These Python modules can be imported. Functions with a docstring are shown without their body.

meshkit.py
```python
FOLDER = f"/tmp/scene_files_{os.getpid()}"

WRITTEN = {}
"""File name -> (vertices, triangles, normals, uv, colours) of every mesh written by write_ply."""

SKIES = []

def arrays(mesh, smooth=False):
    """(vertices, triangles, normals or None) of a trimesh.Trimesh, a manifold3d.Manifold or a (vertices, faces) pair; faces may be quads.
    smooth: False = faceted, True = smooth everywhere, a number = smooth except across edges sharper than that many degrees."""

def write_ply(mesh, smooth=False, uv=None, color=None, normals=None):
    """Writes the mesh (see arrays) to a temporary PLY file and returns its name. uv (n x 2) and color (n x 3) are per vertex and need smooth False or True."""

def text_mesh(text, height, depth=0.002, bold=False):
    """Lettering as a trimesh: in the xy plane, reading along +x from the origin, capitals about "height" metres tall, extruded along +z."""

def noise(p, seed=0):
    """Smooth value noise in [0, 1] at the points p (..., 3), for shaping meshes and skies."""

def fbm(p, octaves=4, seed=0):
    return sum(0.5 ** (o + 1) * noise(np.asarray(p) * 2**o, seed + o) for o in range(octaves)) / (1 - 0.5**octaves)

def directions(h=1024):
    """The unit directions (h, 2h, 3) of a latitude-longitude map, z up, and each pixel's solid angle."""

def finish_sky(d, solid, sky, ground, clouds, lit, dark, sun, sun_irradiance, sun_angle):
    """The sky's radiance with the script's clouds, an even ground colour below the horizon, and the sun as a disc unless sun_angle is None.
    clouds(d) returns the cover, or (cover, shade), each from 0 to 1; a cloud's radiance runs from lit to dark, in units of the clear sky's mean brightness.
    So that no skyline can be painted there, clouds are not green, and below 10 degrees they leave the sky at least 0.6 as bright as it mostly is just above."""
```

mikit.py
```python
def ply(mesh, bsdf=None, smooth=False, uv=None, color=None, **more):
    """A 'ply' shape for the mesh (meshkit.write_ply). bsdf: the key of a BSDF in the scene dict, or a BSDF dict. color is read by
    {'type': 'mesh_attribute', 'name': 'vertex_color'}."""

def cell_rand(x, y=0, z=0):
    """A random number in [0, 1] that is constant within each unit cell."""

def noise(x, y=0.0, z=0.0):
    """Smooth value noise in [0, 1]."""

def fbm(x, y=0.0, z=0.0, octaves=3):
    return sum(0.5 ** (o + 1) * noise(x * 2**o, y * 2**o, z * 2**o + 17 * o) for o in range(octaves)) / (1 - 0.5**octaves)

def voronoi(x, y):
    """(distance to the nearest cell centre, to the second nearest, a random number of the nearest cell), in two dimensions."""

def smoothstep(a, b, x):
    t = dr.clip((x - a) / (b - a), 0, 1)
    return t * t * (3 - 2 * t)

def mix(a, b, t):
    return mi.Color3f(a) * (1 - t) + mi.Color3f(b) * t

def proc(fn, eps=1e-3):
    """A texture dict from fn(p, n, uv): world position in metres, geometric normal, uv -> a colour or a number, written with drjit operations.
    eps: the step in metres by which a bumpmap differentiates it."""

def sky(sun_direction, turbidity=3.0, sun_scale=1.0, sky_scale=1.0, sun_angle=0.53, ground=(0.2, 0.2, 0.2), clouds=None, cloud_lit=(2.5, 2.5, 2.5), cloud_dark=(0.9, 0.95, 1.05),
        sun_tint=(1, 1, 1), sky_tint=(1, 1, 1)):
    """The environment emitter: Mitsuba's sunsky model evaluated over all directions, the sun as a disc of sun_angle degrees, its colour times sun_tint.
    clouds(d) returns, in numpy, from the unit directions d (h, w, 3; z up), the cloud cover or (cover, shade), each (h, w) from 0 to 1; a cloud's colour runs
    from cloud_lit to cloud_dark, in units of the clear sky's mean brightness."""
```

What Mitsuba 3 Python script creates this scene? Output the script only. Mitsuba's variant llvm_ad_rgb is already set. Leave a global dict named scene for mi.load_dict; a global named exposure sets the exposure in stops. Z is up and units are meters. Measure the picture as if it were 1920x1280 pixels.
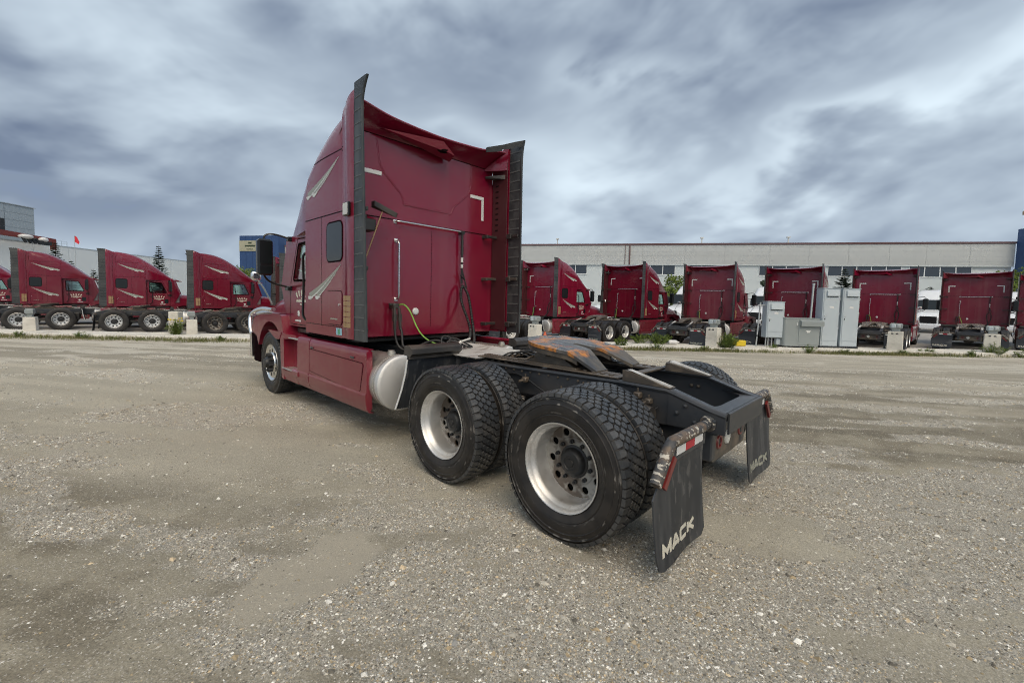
import math, random
import numpy as np, trimesh, drjit as dr, mitsuba as mi
import mikit, meshkit, manifold3d
from mikit import noise, fbm, smoothstep, mix, voronoi, cell_rand
from shapely.geometry import Polygon, Point, box as sbox, LineString
from shapely import affinity
from shapely.ops import unary_union
rng = np.random.default_rng(7); random.seed(7)
scene, labels = {}, {}
PI = math.pi
T4 = mi.ScalarTransform4f

# ------------------------------------------------------------------ camera, sky, exposure
CAM = np.array([-3.488, -1.713, 1.635])
YAW, PITCH, ROLL, FPX, PY = math.radians(46.09), math.radians(-3.52), math.radians(1.30), 797.594, -28.714
_f = np.array([math.sin(-YAW) * math.cos(PITCH), math.cos(YAW) * math.cos(PITCH), math.sin(PITCH)])
_f = np.array([-math.sin(-YAW) * math.cos(PITCH), math.cos(YAW) * math.cos(PITCH), math.sin(PITCH)])
_r = np.cross(_f, [0, 0, 1]); _r /= np.linalg.norm(_r); _u = np.cross(_r, _f)
UP = -math.sin(ROLL) * _r + math.cos(ROLL) * _u
exposure = 2.4
scene['camera'] = {'type': 'perspective', 'fov': math.degrees(2 * math.atan(960 / FPX)), 'fov_axis': 'x', 'near_clip': 0.05, 'far_clip': 2000.0,
                   'principal_point_offset_y': -PY / 1280,
                   'to_world': T4().look_at(origin=CAM.tolist(), target=(CAM + _f).tolist(), up=UP.tolist())}

def clouds(d):
    az=np.degrees(np.arctan2(d[...,1],d[...,0])); el=np.degrees(np.arcsin(np.clip(d[...,2],-1,1)))
    az=(az-44+180)%360-180
    # puffs a little longer than high, leaning along the drift of the deck; zz keeps them from stretching overhead
    q=np.stack([d[...,0],d[...,1],1.55*d[...,2]],-1)
    F=lambda s,z,o,sd: meshkit.fbm(q*s+z,o,sd)
    w=np.stack([F(3.1,5.,3,3)-.5,F(3.1,9.,3,9)-.5,F(3.1,14.,3,19)-.5],-1)
    qw=q+.15*w
    t=np.array([.72,-.45,.52*1.0]); t/=np.linalg.norm(t)          # drift
    along=(qw@t)[...,None]*t
    qs=qw-.30*along
    G=lambda s,z,o,sd: meshkit.fbm(qs*s+z,o,sd)
    big=G(2.6,3.3,3,21); mid=G(6.5,1.7,4,5); fine=G(15.,7.1,5,15)
    wa,we=az+34*w[...,0]+16*(mid-.5)+7*(fine-.5),el+20*w[...,1]+12*(mid-.5)+7*(fine-.5)
    def g(A,E,sa,se,rot=0):
        x,y=(wa-(A-44)+180)%360-180,we-E
        c,s=math.cos(rot),math.sin(rot)
        return np.exp(-((x*c+y*s)/sa)**2-((-x*s+y*c)/se)**2)
    v=.34+.58*(big-.5)+.60*(mid-.5)+.48*(fine-.5)
    v=v-.20*g(48,31,17,8)-.12*g(64,26,11,6)
    v=v+.42*g(35,16,10,5.5)+.24*g(50,20,6,3.5)+.26*g(30,27,4,3)
    v=v+.32*g(11,16,15,3.4,-.42)+.16*g(2,22,9,3.2,-.5)-.04*g(22,21,9,2.6,-.55)-.03*g(5,11.5,13,2.6,-.36)+.14*g(14,9,10,1.8,-.3)
    v=v+.12*g(83,22,9,5)-.17*g(86,12,16,4.5)+.16*g(91,5,15,2.6)+.08*g(66,20,8,4)
    s=np.array(SUN)/np.linalg.norm(SUN); ang=np.degrees(np.arccos(np.clip(d@s,-1,1)))
    v=v+.45*np.exp(-(ang/38)**2)
    return np.ones_like(v),1-np.clip(v,0,1)

def smoothstep_np(a, b, x):
    t = np.clip((x - a) / (b - a), 0, 1)
    return t * t * (3 - 2 * t)

SUN = (-0.40, -0.62, 0.85)
scene['sky'] = mikit.sky(SUN, turbidity=3, sun_scale=0.30, sky_scale=1.0, sun_angle=50, clouds=clouds,
                         cloud_lit=(1.66, 1.94, 2.14), cloud_dark=(0.37, 0.48, 0.69))

# ------------------------------------------------------------------ materials
def rgb(*c): return {'type': 'rgb', 'value': list(c)}
def proc(fn, eps=1e-3): return mikit.proc(fn, eps)
def two(b): return {'type': 'twosided', 'bsdf': b}
def coat(color, alpha=0.05, ior=1.5):
    return two({'type': 'roughplastic', 'diffuse_reflectance': color if isinstance(color, dict) else rgb(*color), 'alpha': alpha, 'int_ior': ior, 'nonlinear': False})
def metal(color, alpha=.2): return two({'type': 'roughconductor', 'specular_reflectance': color if isinstance(color, dict) else rgb(*color), 'alpha': alpha, 'material': 'none'})
def diffuse(c): return two({'type': 'diffuse', 'reflectance': c if isinstance(c, dict) else rgb(*c)})

def maroon_of(base, k, film_k):
    def fn(p, n, uv):
        dust = smoothstep(1.20, .35, p.z + .3 * (noise(p.x * 1.3 + p.y * 1.3, p.z * .6) - .5)) * (.35 + .65 * fbm(p.x * 6 + p.y * 6, p.z * 1.1, 2.0))
        streak = smoothstep(.50, .9, noise((p.x + p.y) * 14, p.z * .7)) * .12 * smoothstep(.35, .6, fbm(p.x * 1.7 + p.y, p.z * 1.2, 4.0))
        film = .006 + film_k * smoothstep(.35, .75, fbm(p.x * 2 + p.y * .5, p.y * 2, p.z * 2))
        return mix(base, (.33, .25, .21), dr.clip(dust * .13 * k + streak * .4 * k + film, 0, 1))
    return fn
maroon, maroon_dusty, maroon_dark = maroon_of((.185, .0050, .026), 1., .025), maroon_of((.165, .009, .027), 1.5, .06), maroon_of((.140, .0035, .018), .6, .015)
def dusty(base, amount, scale=5., c=(.23, .19, .15)):
    def fn(p, n, uv):
        up = smoothstep(.2, .9, n.z)
        f = fbm(p.x * scale, p.y * scale, p.z * scale)
        return mix(base, c, dr.clip((smoothstep(.45, .8, f) * .8 + .25 + .5 * up * f) * amount, 0, 1))
    return fn
def rust(p, n, uv):
    f = fbm(p.x * 17, p.y * 17, p.z * 17); g = fbm(p.x * 50 + 9, p.y * 23, p.z * 50)
    return mix(mix((.06, .06, .062), (.16, .115, .08), smoothstep(.40, .66, f)), (.62, .58, .5), smoothstep(.58, .68, g) * .9)
def deckplate(p, n, uv):
    f = fbm(p.x * 5, p.y * 9, p.z * 4)
    return mix((.62, .61, .58), (.30, .27, .23), smoothstep(.5, .75, f) * .7)
def fifthtop(p, n, uv):
    r = dr.sqrt(dr.square(p.x) + dr.square(p.y - .78))
    k = smoothstep(.19, .30, r + .10 * (fbm(p.x * 9, p.y * 9) - .5)) * smoothstep(.42, .5, p.y + .12 * (noise(p.x * 8, p.y * 8) - .5))
    f = smoothstep(.44, .53, fbm(p.x * 8 + 3, p.y * 8, 1.0))
    base = mix(mix((.135, .125, .115), (.115, .095, .07), smoothstep(.55, .40, p.y)), (.05, .05, .052), smoothstep(.35, .7, fbm(p.x * 14, p.y * 6, 5.0)))
    red = smoothstep(.62, .66, fbm(p.x * 11 + 7, p.y * 11, 2.5)) * smoothstep(.15, .25, r)
    c = mix(base, (.20, .02, .03), red * .8 * smoothstep(.55, .7, p.y))
    return mix(c, mix((.50, .19, .035), (.26, .12, .05), smoothstep(.45, .7, fbm(p.x * 22, p.y * 22, 8.0))), k * f * smoothstep(.30, .44, fbm(p.x * 19, p.y * 8, 3.0)))
def tyre_c(p, n, uv):
    f = fbm(p.x * 9, p.y * 9, p.z * 9)
    dy, dz = p.y - dr.select(p.y > .668, 1.336, 0.0), p.z - .505
    r, a = dr.sqrt(dy * dy + dz * dz), dr.atan2(dz, dy)
    ring = smoothstep(.012, .0, dr.abs(r - .437)) + .7 * smoothstep(.016, .0, dr.abs(r - .470)) + .4 * smoothstep(.012, .0, dr.abs(r - .375))
    scuff = smoothstep(.56, .72, fbm(r * 60, a * 9, 1.0)) * ring * smoothstep(.35, .6, noise(a * 2.5, r * 4, 7.0))
    base = mix((.018, .0165, .016), (.050, .043, .037), smoothstep(.3, .8, f) * .6)
    return mix(base, (.30, .285, .26), dr.clip(scuff, 0, 1) * .75)
def tread_c(p, n, uv):
    f = fbm(p.x * 11, p.y * 11, p.z * 11)
    return mix((.036, .039, .043), (.088, .086, .083), smoothstep(.35, .8, f) * .8)
def flap_c(p, n, uv):
    f = fbm(p.x * 12, p.z * 2.2, 1.0); g = fbm(p.x * 22, p.z * 9, 4.0)
    return mix(mix((.022, .026, .033), (.055, .059, .066), smoothstep(.35, .75, f)), (.15, .15, .15), smoothstep(.62, .8, g) * .45)
def rubber_c(p, n, uv):
    f = fbm(p.x * 3, p.y * 8, p.z * 3)
    return mix((.034, .039, .042), (.075, .08, .081), smoothstep(.3, .75, f))
def alloy_c(p, n, uv):
    f = fbm(p.x * 6, p.y * 6, p.z * 6); g = smoothstep(.6, .75, fbm(p.x * 30, p.y * 30, p.z * 30))
    return mix((.56, .565, .56), (.27, .245, .21), smoothstep(.38, .75, f) * .7 + g * .25)
def disc_c(p, n, uv):
    f = fbm(p.y * 13, p.z * 13, p.x * 9)
    return mix((.34, .32, .285), (.085, .06, .042), smoothstep(.36, .58, f) * .92)
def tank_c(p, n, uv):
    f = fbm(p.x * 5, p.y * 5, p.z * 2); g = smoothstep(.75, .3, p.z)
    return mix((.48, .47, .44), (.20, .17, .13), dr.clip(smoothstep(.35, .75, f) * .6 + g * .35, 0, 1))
def concrete_c(p, n, uv):
    f = fbm(p.x * 2.2, p.y * 2.2, p.z * 3); g = fbm(p.x * 14, p.y * 14, p.z * 14)
    return mix((.66, .635, .57), (.42, .395, .35), smoothstep(.4, .75, f) * .5 + smoothstep(.5, .8, g) * .35)
def panel_c(p, n, uv):
    f = fbm(p.x * .25 + p.y * .1, p.z * .9, 2.0); h = noise(p.x * .1 + p.y * .1, p.z * 2.5)
    return mix((.49, .52, .53), (.43, .455, .46), smoothstep(.3, .7, f) * .5 + h * .3)
def bark_c(p, n, uv): return mix((.10, .08, .06), (.05, .04, .03), noise(p.x * 30, p.y * 30, p.z * 6))

def along(p):   # streaks run along the kerb, as the traffic does
    return p.x * .5446 - p.y * .8387, p.x * .8387 + p.y * .5446
def patches(p):
    a, b = along(p)
    wob = fbm(a * .5, b * .5, 11.0) - .5
    s = fbm(a * .50 + 3, b * 1.9 + wob * 1.8, 2.0, octaves=5)
    s = s + .16 * (fbm(p.x * 2.4, p.y * 2.4, 6.0) - .5) + .10 * (noise(p.x * 11, p.y * 11, 3.0) - .5)
    pd = dr.sqrt(dr.square((p.x + 2.52) * 1.0 + (p.y - .82) * .4) / .20 + dr.square((p.y - .82) - (p.x + 2.52) * .4) / .09) + .9 * (fbm(p.x * 4, p.y * 4, 9.0) - .5)
    return smoothstep(.515, .635, s) * smoothstep(.75, 1.15, pd)
def ground_c(p, n, uv):
    a, b = along(p)
    gr = patches(p)
    f = fbm(p.x * 3.1, p.y * 3.1, 1.0, octaves=4)
    big = fbm(a * .10, b * .35, 8.0)
    d1, d2, r = voronoi(p.x * 115 + 2 * noise(p.x * 19, p.y * 19), p.y * 115)
    e1, e2, r2 = voronoi(p.x * 210, p.y * 210)
    far = smoothstep(4, 16, dr.sqrt(dr.square(p.x + 3.5) + dr.square(p.y + 1.7)))  # paler away from the camera: whiter look at grazing angle put into colour
    sp = noise(p.x * 130, p.y * 130, 4.0)
    f = f + .35 * (fbm(a * .5, b * 2.2, 21.0) - .5)
    track = fbm(a * .07 + 2, b * 3.1 + .6 * fbm(a * .3, b * .3, 4.0), 30.0)
    dirt = mix((.252, .229, .178), (.178, .158, .120), smoothstep(.38, .66, f)) * (.80 + .40 * smoothstep(.3, .7, track))
    dirt = mix(dirt, (.42, .392, .32), smoothstep(.44, .70, big) * .75)
    dirt = dirt * (.74 + .34 * r2 + .30 * (sp - .3))
    dirt = mix(dirt, (.52, .49, .44), smoothstep(.90, .95, r) * smoothstep(.5, .3, d1) * .8)
    stone = mix((.20, .188, .158), (.60, .58, .52), r * r2 + .25 * sp) * (.80 + .20 * smoothstep(.0, .2, d2 - d1))
    tone = mix(stone, mix((.26, .205, .15), (.5, .47, .42), r2), smoothstep(.75, .8, r) * .8)
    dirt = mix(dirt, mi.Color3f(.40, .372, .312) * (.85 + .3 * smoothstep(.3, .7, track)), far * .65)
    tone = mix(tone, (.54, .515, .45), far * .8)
    pd = dr.sqrt(dr.square((p.x + 2.52) + (p.y - .82) * .4) / .20 + dr.square((p.y - .82) - (p.x + 2.52) * .4) / .09) + .9 * (fbm(p.x * 4, p.y * 4, 9.0) - .5)
    dirt = mix(dirt, mi.Color3f(.36, .33, .268) * (.92 + .16 * r2), smoothstep(1.1, .8, pd) * .9)
    k = dr.clip(gr * (.65 + .35 * sp) + .12 * smoothstep(.55, .8, r) * (1 - far), 0, 1)
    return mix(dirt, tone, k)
def ground_h(p, n, uv):
    gr = patches(p)
    d1, d2, r = voronoi(p.x * 115 + 2 * noise(p.x * 19, p.y * 19), p.y * 115)
    return .0045 * (1 - d1) * r * (.35 + gr) + .003 * noise(p.x * 130, p.y * 130, 4.0) + .014 * fbm(p.x * 5, p.y * 5)
def asphalt_c(p, n, uv):
    f = fbm(p.x * .7, p.y * .7)
    return mix((.27, .26, .245), (.40, .385, .36), f)
def needle_c(p, n, uv): return mix((.030, .050, .035), (.075, .095, .070), noise(p.x * 5, p.y * 5, p.z * 5))
def leaf_c(p, n, uv): return mix((.09, .145, .035), (.22, .27, .08), noise(p.x * 9, p.y * 9, p.z * 9))
def grass_c(p, n, uv): return mix((.09, .115, .035), (.24, .22, .11), noise(p.x * 3, p.y * 3, 1.0))
def black_dust(p, n, uv): return dusty((.018, .019, .021), .30)(p, n, uv)
def frame_c(p, n, uv): return dusty((.030, .036, .045), .16, 4.)(p, n, uv)
def grime_c(p, n, uv): return dusty((.05, .045, .04), .75, 9., (.20, .155, .11))(p, n, uv)

B = scene
B['paint_maroon'] = coat(proc(maroon), .03, 1.64)
B['paint_maroon_dusty'] = coat(proc(maroon_dusty), .05, 1.5)
B['paint_maroon_dark'] = coat(proc(maroon_dark), .025, 1.5)
B['paint_white'] = coat((.74, .76, .78), .06)
B['plastic_black'] = coat(proc(black_dust), .22)
B['gloss_black'] = coat((.012, .012, .013), .05)
B['seam_dark'] = diffuse((.012, .006, .007))
B['liner_dark'] = coat((.075, .020, .024), .30)
B['strip_rubber'] = coat(proc(rubber_c), .30)
B['strip_rib'] = coat((.11, .115, .115), .30)
B['tyre_rubber'] = coat(proc(tyre_c), .32, 1.45)
B['tread_rubber'] = coat(proc(tread_c), .28, 1.6)
B['tread_groove'] = diffuse((.009, .009, .009))
B['flap_rubber'] = coat(proc(flap_c), .28)
B['frame_steel'] = coat(proc(frame_c), .20)
B['grimy_steel'] = coat(proc(grime_c), .35)
B['rust_steel'] = coat(proc(rust), .35)
B['alloy'] = two({'type': 'blendbsdf', 'weight': .55, 'a': {'type': 'roughplastic', 'diffuse_reflectance': proc(alloy_c), 'alpha': .2}, 'b': {'type': 'roughconductor', 'material': 'none', 'specular_reflectance': rgb(.82, .82, .81), 'alpha': .22}})
B['polished'] = metal((.80, .80, .79), .10)
B['rim_disc'] = coat(proc(disc_c), .35)
B['hub_black'] = coat((.018, .018, .019), .25)
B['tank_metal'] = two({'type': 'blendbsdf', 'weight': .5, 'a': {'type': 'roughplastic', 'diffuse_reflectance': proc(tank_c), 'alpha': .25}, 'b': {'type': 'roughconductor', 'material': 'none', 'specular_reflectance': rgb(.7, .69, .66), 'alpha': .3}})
B['tank_cap'] = two({'type': 'blendbsdf', 'weight': .4, 'a': {'type': 'roughplastic', 'diffuse_reflectance': rgb(.60, .60, .59), 'alpha': .25}, 'b': {'type': 'roughconductor', 'material': 'none', 'specular_reflectance': rgb(.8, .8, .79), 'alpha': .35}})
B['deck_metal'] = coat(proc(deckplate), .3)
B['fifth_top'] = coat(proc(fifthtop), .22)
B['fifth_cast'] = coat(proc(grime_c), .30)
B['glass_pane'] = two_glass = {'type': 'thindielectric', 'int_ior': 1.5, 'specular_transmittance': rgb(.80, .90, .87)}
B['glass_dark'] = coat((.014, .018, .020), .03)
B['mirror_glass'] = coat((.008, .012, .013), .05)  # near-black coat: the dark reflection is put into the colour
B['tape_white'] = coat((.72, .73, .72), .25)
B['tape_red'] = coat((.48, .025, .04), .25)
B['lens_red'] = coat((.17, .025, .025), .12)
B['lens_clear'] = coat((.62, .62, .58), .08)
B['decal_grey'] = coat((.30, .31, .26), .15)
B['decal_tan'] = coat((.40, .26, .13), .3)
B['decal_blue'] = coat((.35, .58, .72), .3)
B['decal_green'] = coat((.10, .42, .22), .3)
B['lettering'] = coat((.72, .69, .58), .35)
B['hose_black'] = coat((.022, .022, .023), .35)
B['hose_green'] = coat((.22, .45, .07), .3)
B['cabin_grey'] = diffuse((.22, .22, .22))
B['concrete'] = diffuse(proc(concrete_c))
B['cabinet_paint'] = coat((.50, .565, .61), .28)
B['cabinet_grey'] = coat((.30, .335, .335), .30)
B['galvanised'] = metal((.52, .54, .54), .38)
B['wall_panel_grey'] = diffuse(proc(panel_c))
B['wall_light'] = diffuse((.55, .61, .635))
B['wall_pale'] = diffuse((.72, .765, .78))
B['trim_brown'] = diffuse((.15, .10, .105))
B['blue_cladding'] = coat((.030, .080, .22), .4)
B['sign_cream'] = coat((.48, .47, .34), .4)
B['sign_dark'] = diffuse((.05, .07, .05))
B['window_dark'] = coat((.03, .04, .055), .04, 1.7)
B['tower_glass'] = coat((.36, .42, .46), .12)
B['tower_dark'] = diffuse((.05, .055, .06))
B['red_steel'] = coat((.22, .035, .03), .4)
B['yellow_plastic'] = coat((.75, .55, .02), .3)
B['white_plastic'] = coat((.75, .75, .75), .3)
B['orange_plastic'] = coat((.72, .16, .08), .3)
B['flag_red'] = diffuse((.65, .06, .08))
B['flower_yellow'] = diffuse((.75, .55, .05))
B['bark'] = diffuse(proc(bark_c))
B['needles'] = diffuse(proc(needle_c))
B['leaves'] = {'type': 'twosided', 'bsdf': {'type': 'diffuse', 'reflectance': proc(leaf_c)}}
B['grass_blades'] = diffuse(proc(grass_c))
B['asphalt'] = diffuse(proc(asphalt_c))
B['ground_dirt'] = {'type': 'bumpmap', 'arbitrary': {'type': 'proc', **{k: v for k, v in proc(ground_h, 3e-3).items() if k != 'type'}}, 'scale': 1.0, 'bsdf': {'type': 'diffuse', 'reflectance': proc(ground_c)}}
B['pebble'] = {'type': 'diffuse', 'reflectance': {'type': 'mesh_attribute', 'name': 'vertex_color'}}

# ------------------------------------------------------------------ mesh helpers
def cat(*ms):
    out = []
    for m in ms: out += list(m) if isinstance(m, (list, tuple)) else [m]
    return trimesh.util.concatenate(out)
def box(x0, x1, y0, y1, z0, z1, bev=0.0):
    x0, x1 = sorted((x0, x1)); y0, y1 = sorted((y0, y1)); z0, z1 = sorted((z0, z1))
    if bev <= 0:
        m = trimesh.creation.box((x1 - x0, y1 - y0, z1 - z0))
        m.apply_translation(((x0 + x1) / 2, (y0 + y1) / 2, (z0 + z1) / 2)); return m
    b = min(bev, (x1 - x0) * .45, (y1 - y0) * .45, (z1 - z0) * .45); pts = []
    for i in range(3):
        for c in np.ndindex(2, 2, 2):
            lo, hi = np.array([x0, y0, z0]), np.array([x1, y1, z1])
            l2, h2 = lo + b, hi - b; l2[i], h2[i] = lo[i], hi[i]
            pts.append([h2[k] if c[k] else l2[k] for k in range(3)])
    return hull(pts)
def hull(pts): return trimesh.convex.convex_hull(np.array(pts, float))
def cbox(c, s, bev=0.0): return box(c[0] - s[0] / 2, c[0] + s[0] / 2, c[1] - s[1] / 2, c[1] + s[1] / 2, c[2] - s[2] / 2, c[2] + s[2] / 2, bev)
def grid_mesh(P, closed_u=False, closed_v=False, flip=False):
    P = np.asarray(P, float); nu, nv = P.shape[:2]
    iu, iv = np.arange(nu if closed_u else nu - 1), np.arange(nv if closed_v else nv - 1)
    I, J = np.meshgrid(iu, iv, indexing='ij'); I2, J2 = (I + 1) % nu, (J + 1) % nv
    q = np.stack([I * nv + J, I2 * nv + J, I2 * nv + J2, I * nv + J2], -1).reshape(-1, 4)
    f = np.vstack([q[:, [0, 1, 2]], q[:, [0, 2, 3]]])
    if flip: f = f[:, ::-1]
    return trimesh.Trimesh(P.reshape(-1, 3), f, process=False)
def spline(pts, n=24):
    from scipy.interpolate import CubicSpline
    p = np.array(pts, float); t = np.r_[0, np.cumsum(np.linalg.norm(np.diff(p, axis=0), axis=1))]
    return CubicSpline(t, p)(np.linspace(0, t[-1], n))
def tube(pts, r, n=10, caps=True):
    p = np.array(pts, float); t = np.gradient(p, axis=0); t /= np.linalg.norm(t, axis=1, keepdims=True)
    a = np.cross(t[0], [0, 0, 1.0]); a = a if np.linalg.norm(a) > .1 else np.cross(t[0], [1.0, 0, 0]); a /= np.linalg.norm(a)
    rr = np.broadcast_to(r, (len(p),)); ang = np.arange(n) * 2 * PI / n; rows = []
    for k in range(len(p)):
        a = a - t[k] * (a @ t[k]); a /= np.linalg.norm(a); b = np.cross(t[k], a)
        rows.append(p[k] + rr[k] * (np.cos(ang)[:, None] * a + np.sin(ang)[:, None] * b))
    m = grid_mesh(rows, closed_v=True, flip=True)
    if caps:
        v = np.vstack([m.vertices, p[0], p[-1]]); N = len(m.vertices); L = (len(p) - 1) * n
        f = [[N, (j + 1) % n, j] for j in range(n)] + [[N + 1, L + j, L + (j + 1) % n] for j in range(n)]
        m = trimesh.Trimesh(v, np.vstack([m.faces, f]), process=False)
    return m
def bar(p, q, r, n=8): return tube([p, q], r, n)
def lathe(prof, n=48, c=(0, 0, 0), axis='x'):
    """prof: (along, radius)"""
    pr = np.array(prof, float); ang = np.arange(n) * 2 * PI / n
    P = np.stack([np.broadcast_to(pr[:, 0][:, None], (len(pr), n)), pr[:, 1][:, None] * np.cos(ang), pr[:, 1][:, None] * np.sin(ang)], -1)
    if axis == 'y': P = P[..., [1, 0, 2]] * [1, 1, 1]
    if axis == 'z': P = P[..., [1, 2, 0]]
    m = grid_mesh(P + np.array(c), closed_v=True)
    return m
def extr(poly, plane, at, t):
    """polygon in plane 'yz' (extruded +x from at), 'xz' (extruded +y) or 'xy' (extruded +z)"""
    ms = []
    for g in getattr(poly, 'geoms', [poly]):
        m = trimesh.creation.extrude_polygon(g, t, engine='earcut')
        M = {'yz': [[0, 0, 1, at], [1, 0, 0, 0], [0, 1, 0, 0]], 'xz': [[1, 0, 0, 0], [0, 0, -1, at + t], [0, 1, 0, 0]], 'xy': [[1, 0, 0, 0], [0, 1, 0, 0], [0, 0, 1, at]]}[plane]
        m.apply_transform(np.vstack([M, [0, 0, 0, 1]])); ms.append(m)
    return cat(*ms)
def rrect(x0, y0, x1, y1, r): return sbox(x0 + r, y0 + r, x1 - r, y1 - r).buffer(r, quad_segs=4)
def moved(m, t=(0, 0, 0), rz=0.0):
    m = m.copy()
    if rz: m.apply_transform(trimesh.transformations.rotation_matrix(rz, [0, 0, 1]))
    m.apply_translation(t); return m
def mirx(m):
    m = m.copy(); m.vertices = m.vertices * [-1, 1, 1]; m.faces = m.faces[:, ::-1]; return m

def put(key, d, label=None, category=None, group=None, kind=None):
    k, i = key, 0
    while k in scene or k in labels: i += 1; k = f'{key}_{i:03d}'
    if d is not None: scene[k] = d
    e = {a: b for a, b in (('label', label), ('category', category), ('group', group), ('kind', kind)) if b}
    if e or d is None: labels[k] = e
    return k
def add(key, mesh, bsdf, smooth=30, **kw): return put(key, mikit.ply(mesh, bsdf, smooth=smooth), **kw)

# ------------------------------------------------------------------ ground
def gz(x, y):
    s = (np.asarray(x) + np.asarray(y)) * .70711
    t = np.clip((s - 5.0) / 7.5, 0, 1)
    return -.27 * t * t * (3 - 2 * t)
def gpt(x, y, dz=0.0): return np.array([x, y, float(gz(x, y)) + dz])
def st(s, t): return (s + t) * .70711, (s - t) * .70711      # across / along the kerb

rr = np.r_[0.0, np.geomspace(.4, 420, 190)]; th = np.linspace(0, 2 * PI, 361)[:-1]
gx = CAM[0] + rr[:, None] * np.cos(th); gy = CAM[1] + rr[:, None] * np.sin(th)
bump = (meshkit.fbm(np.stack([gx * .7, gy * .7, 0 * gx], -1), 3, 4) - .5) * .05 + (meshkit.fbm(np.stack([gx * 4, gy * 4, 0 * gx], -1), 2, 14) - .5) * .014
fade = np.clip(1 - rr / 40, 0, 1)[:, None]
GZ = gz(gx, gy) + bump * fade
gm = grid_mesh(np.stack([gx, gy, GZ], -1), closed_v=True)
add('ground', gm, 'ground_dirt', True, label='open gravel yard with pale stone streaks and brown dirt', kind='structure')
def gz_true(x, y):
    p = np.stack([np.asarray(x), np.asarray(y), 0 * np.asarray(x)], -1); r = np.hypot(p[..., 0] - CAM[0], p[..., 1] - CAM[1])
    return gz(x, y) + ((meshkit.fbm(p * .7, 3, 4) - .5) * .05 + (meshkit.fbm(p * 4, 2, 14) - .5) * .014) * np.clip(1 - r / 40, 0, 1)

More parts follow.
